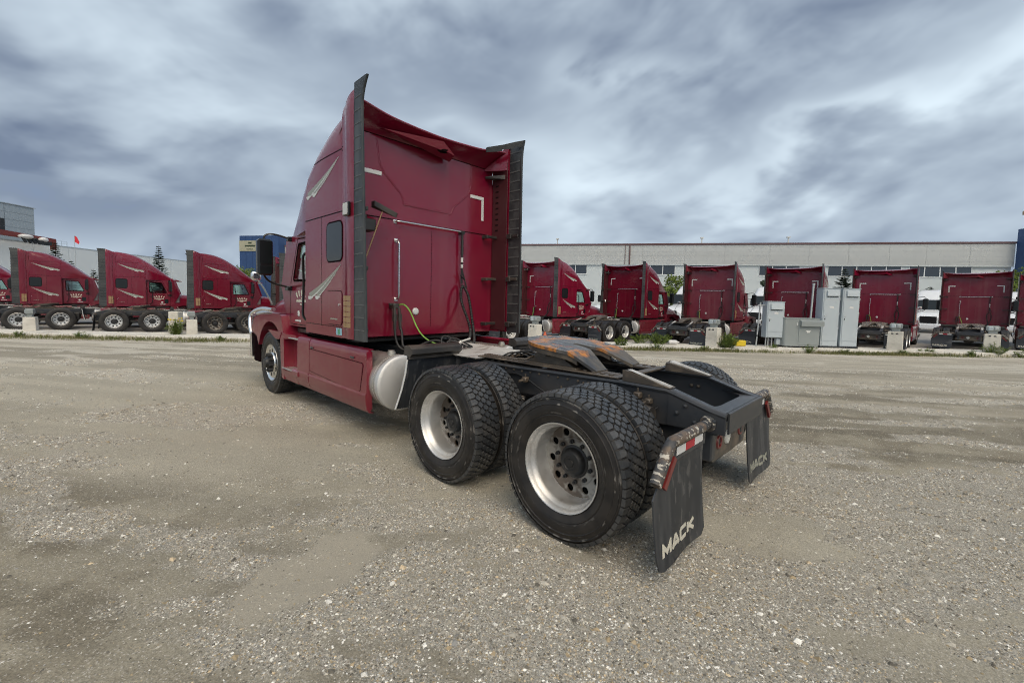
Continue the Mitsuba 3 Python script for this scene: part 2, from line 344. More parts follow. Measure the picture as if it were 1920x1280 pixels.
# loose gravel: real stones, thinning out with distance
def np_patch(x, y):
    a, b = x * .5446 - y * .8387, x * .8387 + y * .5446
    z = np.zeros_like(a)
    f = lambda u, v, w: np_fbm(u, v, w)
    wob = np_fbm(a * .5, b * .5, z + 11.0, 3) - .5
    s = np_fbm(a * .50 + 3, b * 1.9 + wob * 1.8, z + 2.0, 5)
    s = s + .16 * (np_fbm(x * 2.4, y * 2.4, z + 6.0, 3) - .5) + .10 * (np_noise(x * 11, y * 11, z + 3.0) - .5)
    pd = np.sqrt(((x + 2.52) + (y - .82) * .4) ** 2 / .20 + ((y - .82) - (x + 2.52) * .4) ** 2 / .09) + .9 * (np_fbm(x * 4, y * 4, z + 9.0, 3) - .5)
    return smoothstep_np(.515, .635, s) * smoothstep_np(.75, 1.15, pd)
def np_cell(x, y, z):
    with np.errstate(over='ignore'):
        x, y, z = ((np.floor(v).astype(np.int64) + 1000000).astype(np.uint32) for v in (x, y, z))
        h = x * np.uint32(374761393) + y * np.uint32(668265263) + z * np.uint32(2147483647)
        h = (h ^ (h >> np.uint32(13))) * np.uint32(1274126177)
        return ((h ^ (h >> np.uint32(16))) & np.uint32(0xFFFFFF)).astype(float) / 16777215.0
def np_noise(x, y, z):
    p = [x, y, z]; i = [np.floor(v) for v in p]; t = [(v - a) ** 2 * (3 - 2 * (v - a)) for v, a in zip(p, i)]
    e = lambda b, c: np_cell(i[0], i[1] + b, i[2] + c) * (1 - t[0]) + np_cell(i[0] + 1, i[1] + b, i[2] + c) * t[0]
    l = lambda a, b, s: a * (1 - s) + b * s
    return l(l(e(0, 0), e(1, 0), t[1]), l(e(0, 1), e(1, 1), t[1]), t[2])
def np_fbm(x, y, z, octaves): return sum(.5 ** (o + 1) * np_noise(x * 2 ** o, y * 2 ** o, z * 2 ** o + 17 * o) for o in range(octaves)) / (1 - .5 ** octaves)
def stones(N, rmin, rmax, smin, smax, seed):
    g = np.random.default_rng(seed)
    r = rmin + (rmax - rmin) * g.random(N * 5) ** .85; a = math.radians(44) + np.radians(58) * (2 * g.random(N * 5) - 1)
    x, y = CAM[0] + r * np.cos(a), CAM[1] + r * np.sin(a)
    keep = g.random(N * 5) < .07 + .93 * np_patch(x, y)
    x, y = x[keep][:N], y[keep][:N]; n = len(x)
    size = smin * (smax / smin) ** (g.random(n) ** 2.2)
    O = np.array([[1, 0, -.2], [0, 1, -.2], [-1, 0, -.2], [0, -1, -.2], [0, 0, .75]]); F = np.array([[0, 1, 4], [1, 2, 4], [2, 3, 4], [3, 0, 4]])
    V = O[None] * (1 + .35 * (g.random((n, 5, 1)) - .5)) + .42 * (g.random((n, 5, 3)) - .5)
    V *= np.stack([1 + .5 * g.random(n), np.ones(n), .55 + .45 * g.random(n)], -1)[:, None]
    a_ = g.random(n) * 2 * PI; c_, s_ = np.cos(a_)[:, None], np.sin(a_)[:, None]
    V = np.stack([V[..., 0] * c_ - V[..., 1] * s_, V[..., 0] * s_ + V[..., 1] * c_, V[..., 2]], -1) * size[:, None, None] * .5
    V += np.stack([x, y, gz_true(x, y) + size * .02], -1)[:, None]
    tone = g.random(n); c = np.empty((n, 3))
    pal = np.array([(.43, .405, .35), (.29, .27, .225), (.15, .14, .12), (.78, .76, .70), (.36, .29, .19), (.27, .265, .25), (.54, .44, .30)])
    c = pal[g.choice(7, n, p=[.28, .24, .14, .12, .10, .07, .05])] * (.8 + .4 * tone[:, None])
    return V.reshape(-1, 3), (F[None] + 5 * np.arange(n)[:, None, None]).reshape(-1, 3), np.repeat(c, 5, axis=0)
_V, _F, _C, off = [], [], [], 0
for args in ((170000, 1.5, 4.4, .0038, .018, 1), (130000, 4.0, 8.0, .006, .021, 2), (50000, 7.5, 15.0, .013, .032, 3), (2600, 1.6, 9.0, .022, .048, 4)):
    v, f, c = stones(*args); _V.append(v); _F.append(f + off); _C.append(c); off += len(v)
scene['gravel'] = mikit.ply(trimesh.Trimesh(np.vstack(_V), np.vstack(_F), process=False), 'pebble', smooth=False, color=np.vstack(_C))
labels['gravel'] = dict(label='loose crushed stones scattered over the yard', category='gravel', kind='stuff')

# ------------------------------------------------------------------ the tractor truck (local frame: x right, y forward, rear axle at y = 0)
def tread_blocks(R0, R1, W, simple=False):
    V, F = [], []
    def block(poly):                       # poly: (s, x) outline, s = arc length
        p = np.array(poly); c = p.mean(0); top = c + (p - c) * .90
        rb, rt = np.full(len(p), R0), np.full(len(p), R1)
        edge = np.maximum(0, np.abs(p[:, 1] - W / 2) - (W / 2 - .055)) / .055
        rt = rt - .012 * edge ** 2; rb = rb - .02 * edge
        def wrap(q, r): a = q[:, 0] / R1; return np.stack([q[:, 1], r * np.cos(a), r * np.sin(a)], -1)
        n, o = len(p), sum(len(v) for v in V)
        V.append(np.vstack([wrap(p, rb), wrap(top, rt)]))
        for i in range(n):
            j = (i + 1) % n; F.append([o + i, o + j, o + n + j]); F.append([o + i, o + n + j, o + n + i])
        for i in range(1, n - 1): F.append([o + n, o + n + i, o + n + i + 1])
    C = 2 * PI * R1; n = 54; p = C / n
    h = .455 * p
    for row, xc in enumerate((W / 2 - .0455, W / 2, W / 2 + .0455)):
        for k in range(n):
            s = (k + .5 * (row % 2)) * p
            block([(s - h, xc), (s - .22 * p, xc - .0245), (s + .18 * p, xc - .0245), (s + h, xc), (s + .22 * p, xc + .0245), (s - .18 * p, xc + .0245)])
    m = n; p2 = C / m
    for sgn in (-1, 1):
        for k in range(m):
            s = (k + .5) * p2; xi, xo = W / 2 + sgn * .078, W / 2 + sgn * (W / 2 - .006)
            q = [(s - .40 * p2, xi), (s + .0 * p2, xi - sgn * .016), (s + .40 * p2, xi), (s + .44 * p2, xo), (s - .44 * p2, xo)]
            block(q if sgn > 0 else q[::-1])
    m = trimesh.Trimesh(np.vstack(V), F, process=False)
    m.fix_normals(); return m
TW, TR = .276, .519
TYRE_PROF = [(.052, .288), (.034, .296), (.026, .305), (.014, .330), (.004, .360), (.008, .365), (.004, .370), (0, .402), (.003, .430), (-.001, .435), (.004, .441), (.009, .466), (.004, .471), (.011, .478), (.014, .492), (.026, .5015),
             (.06, .5035), (TW / 2, .504)]
TYRE_PROF += [(TW - a, r) for a, r in TYRE_PROF[-2::-1]]
tyre_body = lathe(TYRE_PROF, 72)
tyre_hi = cat(tyre_body)
tread_hi = tread_blocks(.503, TR, TW)
LOW_PROF = [(.05, .288), (.026, .305), (0, .402), (.010, .480), (.022, .512), (.05, .519), (.09, .519), (.092, .508), (.10, .508), (.102, .519), (.136, .52), (.138, .508), (.146, .508), (.148, .519), (.20, .519), (.25, .514), (.266, .48), (TW, .40), (.25, .305), (.226, .288)]
tyre_lo = lathe(LOW_PROF, 40)
def dual_rim(n=48): return lathe([(.030, .300), (.020, .3075), (.014, .306), (.016, .299), (.028, .292), (.045, .286), (.060, .281), (.076, .268), (.10, .263), (.150, .259), (.195, .256), (.225, .256), (.255, .285), (.262, .292)], n)
def holes_disc(r0, r1, rh, hole, nh, x, t, n=40):
    p = Point(0, 0).buffer(r1, quad_segs=n // 4)
    if r0 > 0: p = p.difference(Point(0, 0).buffer(r0, quad_segs=n // 4))
    for k in range(nh):
        a = 2 * PI * (k + .5) / nh; p = p.difference(Point(rh * math.cos(a), rh * math.sin(a)).buffer(hole, quad_segs=4))
    return extr(p, 'yz', x, t)
dual_disc = cat(holes_disc(.10, .257, .208, .0275, 10, .208, .012), lathe([(.208, .172), (.199, .166), (.196, .155), (.196, .10)], 40))
hub_axle = cat(lathe([(.21, .118), (.19, .116), (.186, .100), (.165, .094), (.150, .088), (.140, .076), (.137, .050), (.142, .046), (.142, .03), (.135, .026), (.135, .0001)], 36))
nut = lathe([(.20, .0155), (.176, .0155), (.173, .011), (.162, .009), (.160, .0001)], 6)
nuts = [moved(nut, (0, .142 * math.cos(2 * PI * k / 10), .142 * math.sin(2 * PI * k / 10))) for k in range(10)]
drum = cat(lathe([(.236, .0001), (.236, .235), (.42, .235), (.42, .0001)], 28))
steer_rim = lathe([(.030, .300), (.020, .3075), (.014, .306), (.016, .299), (.028, .292), (.040, .280), (.052, .262), (.03, .255)], 44)
steer_disc = cat(holes_disc(.09, .256, .205, .030, 10, .028, .010), lathe([(.028, .175), (.012, .165), (.008, .15), (.008, .09)], 40), lathe([(.06, .20), (.06, .256)], 30))
steer_hub = lathe([(.02, .105), (-.045, .100), (-.06, .085), (-.085, .075), (-.092, .05), (-.092, .0001)], 30)
snut = lathe([(.01, .020), (-.045, .019), (-.055, .012), (-.055, .0001)], 8)
snuts = [moved(snut, (0, .142 * math.cos(2 * PI * k / 10), .142 * math.sin(2 * PI * k / 10))) for k in range(10)]
rimlo = lathe([(.020, .3075), (.016, .299), (.045, .286), (.10, .262), (.18, .257), (.19, .16), (.18, .15), (.18, .0001)], 28)
hub_deep = cat(lathe([(.18, .13), (.15, .12), (.10, .09), (.09, .0001)], 14), [moved(lathe([(.182, .0001), (.182, .034), (.20, .034)], 8), (0, .208 * math.cos(2 * PI * k / 10), .208 * math.sin(2 * PI * k / 10))) for k in range(10)])
rimlo_disc = cat(lathe([(.016, .3075), (.02, .29), (.06, .262), (.045, .24), (.02, .17), (-.01, .15), (-.04, .10), (-.07, .08), (-.07, .0001)], 28))
holes_lo = cat([moved(lathe([(.034, .0001), (.034, .030), (.05, .03)], 8), (-.006, .208 * math.cos(2 * PI * k / 10), .208 * math.sin(2 * PI * k / 10))) for k in range(10)])
hub_lo = cat(lathe([(.02, .11), (-.06, .10), (-.085, .06), (-.085, .0001)], 16))

TS, WB, XO, ZW = 1.336, 6.06, -1.235, .505
class Parts:
    def __init__(self): self.items, self.labels = [], {}
    def add(self, rel, mesh, bsdf, smooth=30, label=None, tag='all'):
        return self.add_d(rel, mikit.ply(mesh, bsdf, smooth=smooth), None, label, tag)
    def add_d(self, rel, d, M=None, label=None, tag='all'):
        names = {r for r, *_ in self.items}; k, i = rel, 0
        while k in names: i += 1; k = f'{rel}_{i:03d}'
        self.items.append((k, d, M, tag))
        if label: self.labels[k] = label
        return k
    def place(self, key, T, tags, swap={}, **kw):
        key = put(key, None, **kw)
        for rel, d, M, tag in self.items:
            if tag == 'all' or tag in tags:
                t = T if M is None else T @ M
                scene[f'{key}__{rel}'] = {**d, 'to_world': t}
                if swap and d['bsdf']['id'] in swap: scene[f'{key}__{rel}']['bsdf'] = {'type': 'ref', 'id': swap[d['bsdf']['id']]}
                if rel in self.labels and 'hero' in tags: labels[f'{key}__{rel}'] = {'label': self.labels[rel]}
        return key
TRK = Parts()
D = {}
for nm, m, b, s in (('tyre_hi', tyre_hi, 'tyre_rubber', 40), ('tread', tread_hi, 'tread_rubber', False), ('tyre_lo', tyre_lo, 'tyre_rubber', 40), ('rim', dual_rim(), 'alloy', 40), ('disc', dual_disc, 'rim_disc', 30), ('hub', hub_axle, 'hub_black', 30),
                    ('nut', nuts[0], 'hub_black', 30), ('drum', drum, 'tread_groove', 30), ('srim', steer_rim, 'polished', 40), ('sdisc', steer_disc, 'polished', 30), ('shub', steer_hub, 'hub_black', 40), ('rimlo', rimlo, 'alloy', 40), ('rimlo_disc', rimlo_disc, 'alloy', 40), ('holes_lo', holes_lo, 'tread_groove', 30), ('hub_lo', hub_lo, 'hub_black', 40), ('hub_deep', hub_deep, 'hub_black', 40), ('irim', lathe([(.02, .305), (.05, .285), (.14, .26), (.24, .285)], 32), 'rim_disc', 40)):
    D[nm] = mikit.ply(m, b, smooth=s)
for i in range(1, 10): D[f'nut{i}'] = mikit.ply(nuts[i], 'hub_black', smooth=30)
for i in range(10): D[f'snut{i}'] = mikit.ply(snuts[i], 'hub_black', smooth=30)
# unique wheel keys: tyre entries carry the running number, kept by hand here
_wn = [0]
def wheel(x, y, side, kind, spin=0.0):
    i = _wn[0]; _wn[0] += 1; w = 'wheel' + (f'_{i:03d}' if i else '')
    M = T4().translate([x, y, ZW]).rotate([0, 0, 1], 180 if side > 0 else 0).rotate([1, 0, 0], spin)
    def a(n, d, tag='hero'): TRK.items.append((f'{w}__{n}', D[d], M, tag))
    a('tyre', 'tyre_hi'); a('tyre', 'tyre_lo', 'bg')
    if kind != 'steer': a('tread', 'tread')
    else: a('tread', 'tread')
    if kind == 'outer':
        a('rim', 'rim'); a('disc', 'disc'); a('hub', 'hub'); a('brake_drum', 'drum')
        for j in range(10): a('nut' + (f'_{j:03d}' if j else ''), 'nut' if j == 0 else f'nut{j}')
        a('rim', 'rimlo', 'bg'); a('hub', 'hub_deep', 'bg')
    elif kind == 'inner': a('rim', 'irim')
    else:
        a('rim', 'srim'); a('disc', 'sdisc'); a('hub', 'shub'); [a('nut' + (f'_{j:03d}' if j else ''), f'snut{j}') for j in range(10)]; a('brake_drum', 'drum')
        a('rim', 'rimlo_disc', 'bg'); a('vent_holes', 'holes_lo', 'bg'); a('hub', 'hub_lo', 'bg')
for y, sp in ((0, 11), (TS, 37)):
    for side in (-1, 1):
        wheel(side * -XO, y, side, 'outer', sp + 20 * (side > 0)); wheel(side * (-XO - .335), y, side, 'inner', sp + 4)
for side in (-1, 1): wheel(side * 1.205, WB, side, 'steer', 8)
A = TRK.add

# --- chassis
def rail(s):
    # C section: web outside, flanges inward; dropped tail behind the rear axle
    web = Polygon([(-.80, .748), (-.36, .735), (5.6, .735), (5.6, .985), (1.2, .985), (-.02, 1.012), (-.385, 1.008), (-.44, .992), (-.70, .915), (-.80, .895)])
    m = extr(web, 'yz', s * .43 - .006, .012)
    top = [(5.6, .985), (1.2, .985), (-.02, 1.012), (-.385, 1.008), (-.44, .992), (-.70, .915), (-.80, .895)]
    fl = []
    for (y1, z1), (y0, z0) in zip(top, top[1:]):
        xa, xb = s * .352, s * .437
        P = np.array([[[xa, y1, z1], [xb, y1, z1]], [[xa, y0, z0], [xb, y0, z0]]])
        lo = P - [0, 0, .012]
        fl.append(hull(np.vstack([P.reshape(-1, 3), lo.reshape(-1, 3)])))
    # rounded outer shoulder
    sh = tube([(s * .430, y, z - .018) for y, z in top], .022, 8)
    low = box(s * .352, s * .43, -.75, 5.6, .735, .747)
    return cat(m, fl, sh, low)
for s in (-1, 1): A('frame_rail', rail(s), 'frame_steel', 35)
plate = extr(Polygon([(-.424, -.795), (.424, -.795), (.424, -.50), (.352, -.62), (.30, -.672), (.24, -.69), (-.20, -.69), (-.30, -.676), (-.352, -.63), (-.424, -.50)]), 'xy', .893, .008)
xm = cat(plate, hull([(-.392, -.798, .900), (.432, -.798, .900), (-.392, -.812, .892), (.432, -.812, .892), (-.392, -.812, .752), (.432, -.812, .752), (-.392, -.80, .748), (.432, -.80, .748)]))
A('rear_crossmember', xm, 'frame_steel', 30)
# tail light panel hung under the crossmember
lp = rrect(-.33, .50, .42, .742, .03)
for x in (-.20, -.02, .30): lp = lp.difference(Point(x, .63).buffer(.058))
k = A('tail_light_panel', extr(lp, 'xz', -.690, .008), 'grimy_steel', 30)
for x, b in ((-.20, 'lens_red'), (-.02, 'lens_clear'), (.30, 'lens_red')):
    kl = A('tail_light_panel__lamp', moved(lathe([(-.752, .034), (-.762, .038), (-.762, .050), (-.752, .056), (-.730, .056)], 20, axis='y'), (x, .062, .63)), b, 30)
    A(kl + '__centre', moved(lathe([(-.755, .0001), (-.753, .036), (-.74, .036)], 16, axis='y'), (x, .062, .63)), 'lens_clear' if b == 'lens_clear' else 'hub_black', 30)
A('pintle_beam', cat(box(-.40, .40, -.62, -.50, .60, .735, .01), box(-.38, -.30, -.7, -.3, .52, .735, .01), box(.30, .38, -.7, -.3, .52, .735, .01)), 'frame_steel')
for y, z in ((-.53, .905), (-.73, .835), (-.60, .80), (-.47, .845)):
    for s in (-1, 1): A('bolt', moved(lathe([(0, .016), (-.014, .015), (-.02, .0001)], 8), (s * .445, y, z), 0) if s < 0 else moved(mirx(lathe([(0, .016), (-.014, .015), (-.02, .0001)], 8)), (.445, y, z)), 'frame_steel')
for x, y, z in ((.418, -.30, .90), (.418, -.24, .90)): A('bolt', moved(lathe([(0, .016), (-.012, .015), (-.018, .0001)], 8), (x, y, z)), 'grimy_steel')
for y in (.55, 1.0, 1.9, 2.9, 4.1, 5.2):
    A('crossmember', cat(box(-.42, .42, y - .03, y + .03, .745, .96, .006)), 'frame_steel')
A('driveline', cat(bar((0, .2, .56), (0, 3.2, .80), .055, 12), trimesh.creation.icosphere(3, .20).apply_translation((0, 0, .52)), trimesh.creation.icosphere(3, .20).apply_translation((0, TS, .52)), box(-.22, .22, 3.2, 5.4, .50, .96, .05)), 'plastic_black', 40)
for y in (0, TS):
    A('axle', cat(bar((-.95, y, ZW), (.95, y, ZW), .075, 16), bar((-.62, y + .17, .62), (-.62, y + .03, .52), .03), bar((.62, y + .17, .62), (.62, y + .03, .52), .03)), 'grimy_steel', 40)
A('axle', cat(bar((-.95, WB, ZW - .03), (.95, WB, ZW - .03), .06, 10)), 'plastic_black', 40)
for s in (-1, 1):
    for y in (-.30, 1.05):
        k = A('air_spring', moved(lathe([(.50, .0001), (.50, .10), (.53, .13), (.58, .145), (.64, .145), (.675, .12), (.69, .12), (.69, .0001)], 24, axis='z'), (s * .60, y, 0)), 'strip_rubber', 40)
        A(k + '__cap', moved(lathe([(.69, .0001), (.69, .128), (.715, .130), (.72, .05), (.745, .04), (.745, .0001)], 20, axis='z'), (s * .60, y, 0)), 'rust_steel', 40)
    A('trailing_beam', cat(box(s * .56, s * .64, -.42, 1.15, .42, .50, .015), box(s * .56, s * .66, 1.75, 1.95, .45, .80, .02)), 'plastic_black')
    A('shock_absorber', cat(bar((s * .50, -.16, .46), (s * .50, -.25, .90), .03, 10), bar((s * .50, -.16, .46), (s * .50, -.21, .70), .042, 10)), 'plastic_black', 40)
    A('brake_chamber', cat(moved(lathe([(-.10, .0001), (-.10, .07), (-.03, .085), (.0, .09), (.03, .085), (.10, .07), (.10, .0001)], 18, axis='y'), (s * .53, -.22, .80)), bar((s * .53, -.12, .8), (s * .45, .05, .62), .014), box(s * .44, s * .5, -.28, -.20, .55, .80, .01)), 'plastic_black', 40)
    A('tail_doubler_plate', extr(Polygon([(-.798, .752), (-.40, .742), (-.40, .972), (-.45, .962), (-.70, .888), (-.798, .870)]), 'yz', s * .4365 - (.009 if s < 0 else 0), .009), 'frame_steel')
for s in (-1, 1):
    for (y, z, q) in ((-.18, .93, .035), (-.27, .90, .03), (.32, .90, .035), (.55, .84, .03), (.98, .88, .035)):
        A('air_valve', cat(cbox((s * .49, y, z), (.06, q * 1.6, q * 1.4), .008), bar((s * .45, y, z), (s * .56, y + .02, z - .01), q * .35, 8), bar((s * .49, y, z), (s * .49, y, z + q * 1.6), q * .25, 8)), 'grimy_steel', 40)
    for pts in ([(s * .46, -.33, .86), (s * .50, -.22, .80), (s * .50, -.02, .84), (s * .47, .25, .89)], [(s * .46, .40, .83), (s * .50, .62, .78), (s * .48, .90, .86), (s * .46, 1.3, .88)]):
        A('air_line', tube(spline(pts, 16), .009, 6), 'hose_black', 60)
    for y in np.arange(.30, 1.30, .11): A('frame_bolt', moved(lathe([(0, .011), (-.010, .011), (-.013, .0001)], 6), (s * .436, y, .945)) if s < 0 else moved(mirx(lathe([(0, .011), (-.010, .011), (-.013, .0001)], 6)), (.436, y, .945)), 'grimy_steel', tag='hero')
# wedge ramps on the rails
for s in (-1, 1):
    xi, xo = s * .34, s * .445
    zz = lambda y: 1.012 if y > -.3 else 1.006
    body = hull([(xi, -.02, 1.014), (xo, -.02, 1.014), (xi, -.41, 1.010), (xo, -.41, 1.010), (xi, -.02, 1.082), (xo, -.02, 1.100), (xi, -.05, 1.085), (xo, -.05, 1.098)])
    A('slope_ramp', body, 'grimy_steel', 20)
    A('slope_ramp__slide_plate', hull([(s * .355, -.055, 1.100), (s * .43, -.055, 1.106), (s * .365, -.40, 1.018), (s * .425, -.40, 1.018), (s * .355, -.055, 1.088), (s * .425, -.40, 1.008)]), 'rust_steel' if s > 2 else 'deck_metal', 20)
# fifth wheel: sliding base, brackets, tilted top plate with throat and two tapering horns
def fw_z(y): return np.interp(y, [.26, .52, .75, 1.25], [1.045, 1.185, 1.212, 1.262])
cx, cy = 0.0, .80
out = [(.47 * math.sin(a), cy + .43 * math.cos(a)) for a in np.linspace(-PI * .53, PI * .53, 30)]
horn = [(.445, .62), (.43, .50), (.385, .262), (.225, .25), (.10, .50), (.045, .62), (.040, .74), (.025, .775), (0, .785)]
poly = out + horn + [(-x, y) for x, y in horn[-2::-1]]
pl = Polygon(poly).buffer(0)
def drape(poly, z, th, seg=.06):
    m = cat([trimesh.creation.extrude_polygon(g.segmentize(seg), th, engine='earcut') for g in getattr(poly, 'geoms', [poly])])
    m = m.subdivide().subdivide(); v = m.vertices; m.vertices = np.stack([v[:, 0], v[:, 1], z(v[:, 1]) + v[:, 2] - th], -1); return m
A('fifth_wheel__top_plate', drape(pl, fw_z, .028), 'fifth_top', 25, label='grease-smeared coupling plate with orange paint remnants')
skirt = pl.buffer(-.012).difference(pl.buffer(-.04)); skirt = skirt.intersection(sbox(-1, .45, 1, 2))
A('fifth_wheel__skirt', drape(skirt, lambda y: fw_z(y) - .026, .048), 'fifth_cast', 25)
A('fifth_wheel__locking_jaw', hull([(.0, .785, 1.20), (-.05, .95, 1.215), (.05, .95, 1.215), (-.05, .95, 1.16), (.05, .95, 1.16), (0, .78, 1.15)]), 'fifth_cast')
for s in (-1, 1):
    A('fifth_wheel__pedestal', cat(extr(Polygon([(.48, 1.03), (1.12, 1.03), (1.0, 1.09), (.90, 1.17), (.70, 1.17), (.60, 1.09)]), 'yz', s * .34 - .03, .06), bar((s * .30, .80, 1.15), (s * .44, .80, 1.15), .035, 12), box(s * .28, s * .42, .45, 1.15, 1.02, 1.045, .006)), 'fifth_cast')
A('fifth_wheel__slide_base', cat(box(-.33, -.25, .10, 1.75, 1.012, 1.034, .004), box(.25, .33, .10, 1.75, 1.012, 1.034, .004), box(-.445, -.34, .02, 1.72, 1.016, 1.030, .004), box(.34, .445, .02, 1.72, 1.016, 1.030, .004), box(-.34, .34, .02, .10, 1.010, 1.028, .004),
    [box(s * .36, s * .40, y, y + .035, 1.0295, 1.040, .003) for s in (-1, 1) for y in np.arange(.1, 1.7, .085)]), 'grimy_steel')
A('fifth_wheel__release_handle', tube([(-.20, .98, 1.10), (-.40, .99, 1.09), (-.47, 1.0, 1.07), (-.49, 1.08, 1.07)], .011), 'grimy_steel', 40)
A('slide_rack', cat([box(s * .40, s * .415, y, y + .04, .99, 1.0) for s in (-1,) for y in np.arange(1.3, 1.9, .1)], box(-.30, .30, 1.62, 1.70, .985, 1.01, .004)), 'grimy_steel')
# mud flaps on bent tubes
def letters():
    out, x = [], 0.0
    for strokes, w in (([[(0, 0), (0, 1), (.52, .30), (1.04, 1), (1.04, 0)]], 1.04), ([[(0, 0), (.47, 1), (.63, 1), (1.10, 0)], [(.22, .27), (.88, .27)]], 1.10), ([[(1.0, 1), (.16, 1), (0, .84), (0, .16), (.16, 0), (1.0, 0)]], 1.0), ([[(0, 0), (0, 1)], [(.12, .47), (.95, 1)], [(.30, .50), (.98, 0)]], .98)):
        g = unary_union([LineString([(x + a * .074, .010 + b_ * .058) for a, b_ in st]).buffer(.0105, cap_style=2, join_style=2, mitre_limit=1.6) for st in strokes]); out.append(g); x += (w + .36) * .074
    return cat([trimesh.creation.extrude_polygon(h_, .002, engine='earcut') for g in out for h_ in getattr(g, 'geoms', [g])])
MACK = letters()
for s in (-1, 1):
    tb = tube([(s * .40, -.69, .812), (s * .45, -.69, .812), (s * 1.045, -.69, .815), (s * 1.085, -.69, .785), (s * 1.235, -.69, .612)], .036, 14)
    k = A('mud_flap_hanger', tb, 'rust_steel', 40, label='bent steel tube with flaking paint' if s < 0 else None)
    A(k + '__flange', moved(lathe([(-.004, .0001), (-.004, .052), (.006, .055), (.012, .042), (.03, .038)], 20), (s * .448, -.69, .812), 0) if s > 0 else moved(mirx(lathe([(-.004, .0001), (-.004, .052), (.006, .055), (.012, .042), (.03, .038)], 20)), (s * .448, -.69, .812)), 'rust_steel', 40)
    A(k + '__clamp_plate', cat(box(s * .50, s * 1.06, -.694, -.688, .690, .800)), 'frame_steel')
    def quad(a, b, z, h, t, y=-.6975):
        return hull([(s * a, y, z), (s * b, y, z), (s * a, y, z + h), (s * b, y, z + h), (s * a, y - t, z), (s * b, y - t, z), (s * a, y - t, z + h), (s * b, y - t, z + h)])
    A(k + '__reflector_strip', quad(.98, .845, .722, .050, .002), 'tape_white'); A(k + '__reflector_strip', quad(.845, .70, .722, .050, .002), 'tape_red', label='red section of the reflective strip' if s < 0 else None); A(k + '__reflector_strip', quad(.70, .56, .722, .050, .002), 'tape_white')
    d = np.array([.15, 0, -.173]) / np.hypot(.15, .173); nrm = np.array([-.173, 0, -.15]) / np.hypot(.15, .173)
    p0 = np.array([1.075, -.6975, .765]) + nrm * .038
    c = [p0, p0 + d * .20, p0 + d * .20 + nrm * .042, p0 + nrm * .042]
    A(k + '__angled_strip', hull([(s * q[0], q[1] - e, q[2]) for q in c for e in (0, .02)]), 'lens_red')
    fl = Polygon([(.51, .72), (1.06, .72), (1.17, .61), (1.25, .525), (1.235, .19), (1.215, .115), (1.17, .098), (.58, .085), (.53, .125), (.525, .45)])
    fm = trimesh.creation.extrude_polygon(fl.segmentize(.08), .010, engine='earcut').subdivide().subdivide()
    v = fm.vertices; zz_ = v[:, 1]; xx = v[:, 0]
    fm.vertices = np.stack([s * xx, -.686 + v[:, 2] - .05 * np.clip((.62 - zz_) / .6, 0, 1) ** 1.6 + .012 * np.sin(xx * 9 + 1) * np.clip((.62 - zz_) / .6, 0, 1), zz_], -1)
    if s < 0: fm.faces = fm.faces[:, ::-1]
    k = A('mud_flap', fm, 'flap_rubber', 35)
    tx = MACK.copy(); w = tx.bounds[1, 0] - tx.bounds[0, 0]
    v = tx.vertices; X = (-1.165 if s < 0 else .60) + v[:, 0] * (.50 / w); Z = .165 + v[:, 1] * 1.05; Zl = Z
    shear = .10 * v[:, 1]; X = X + shear
    Y = -.686 - .05 * np.clip((.62 - Zl) / .6, 0, 1) ** 1.6 + .012 * np.sin(np.abs(X) * 9 + 1) * np.clip((.62 - Zl) / .6, 0, 1) - v[:, 2] - .0008
    tm = trimesh.Trimesh(np.stack([X, Y, Z], -1), tx.faces, process=False)
    A(k + '__lettering', tm, 'lettering' if s < 0 else 'decal_grey', False)
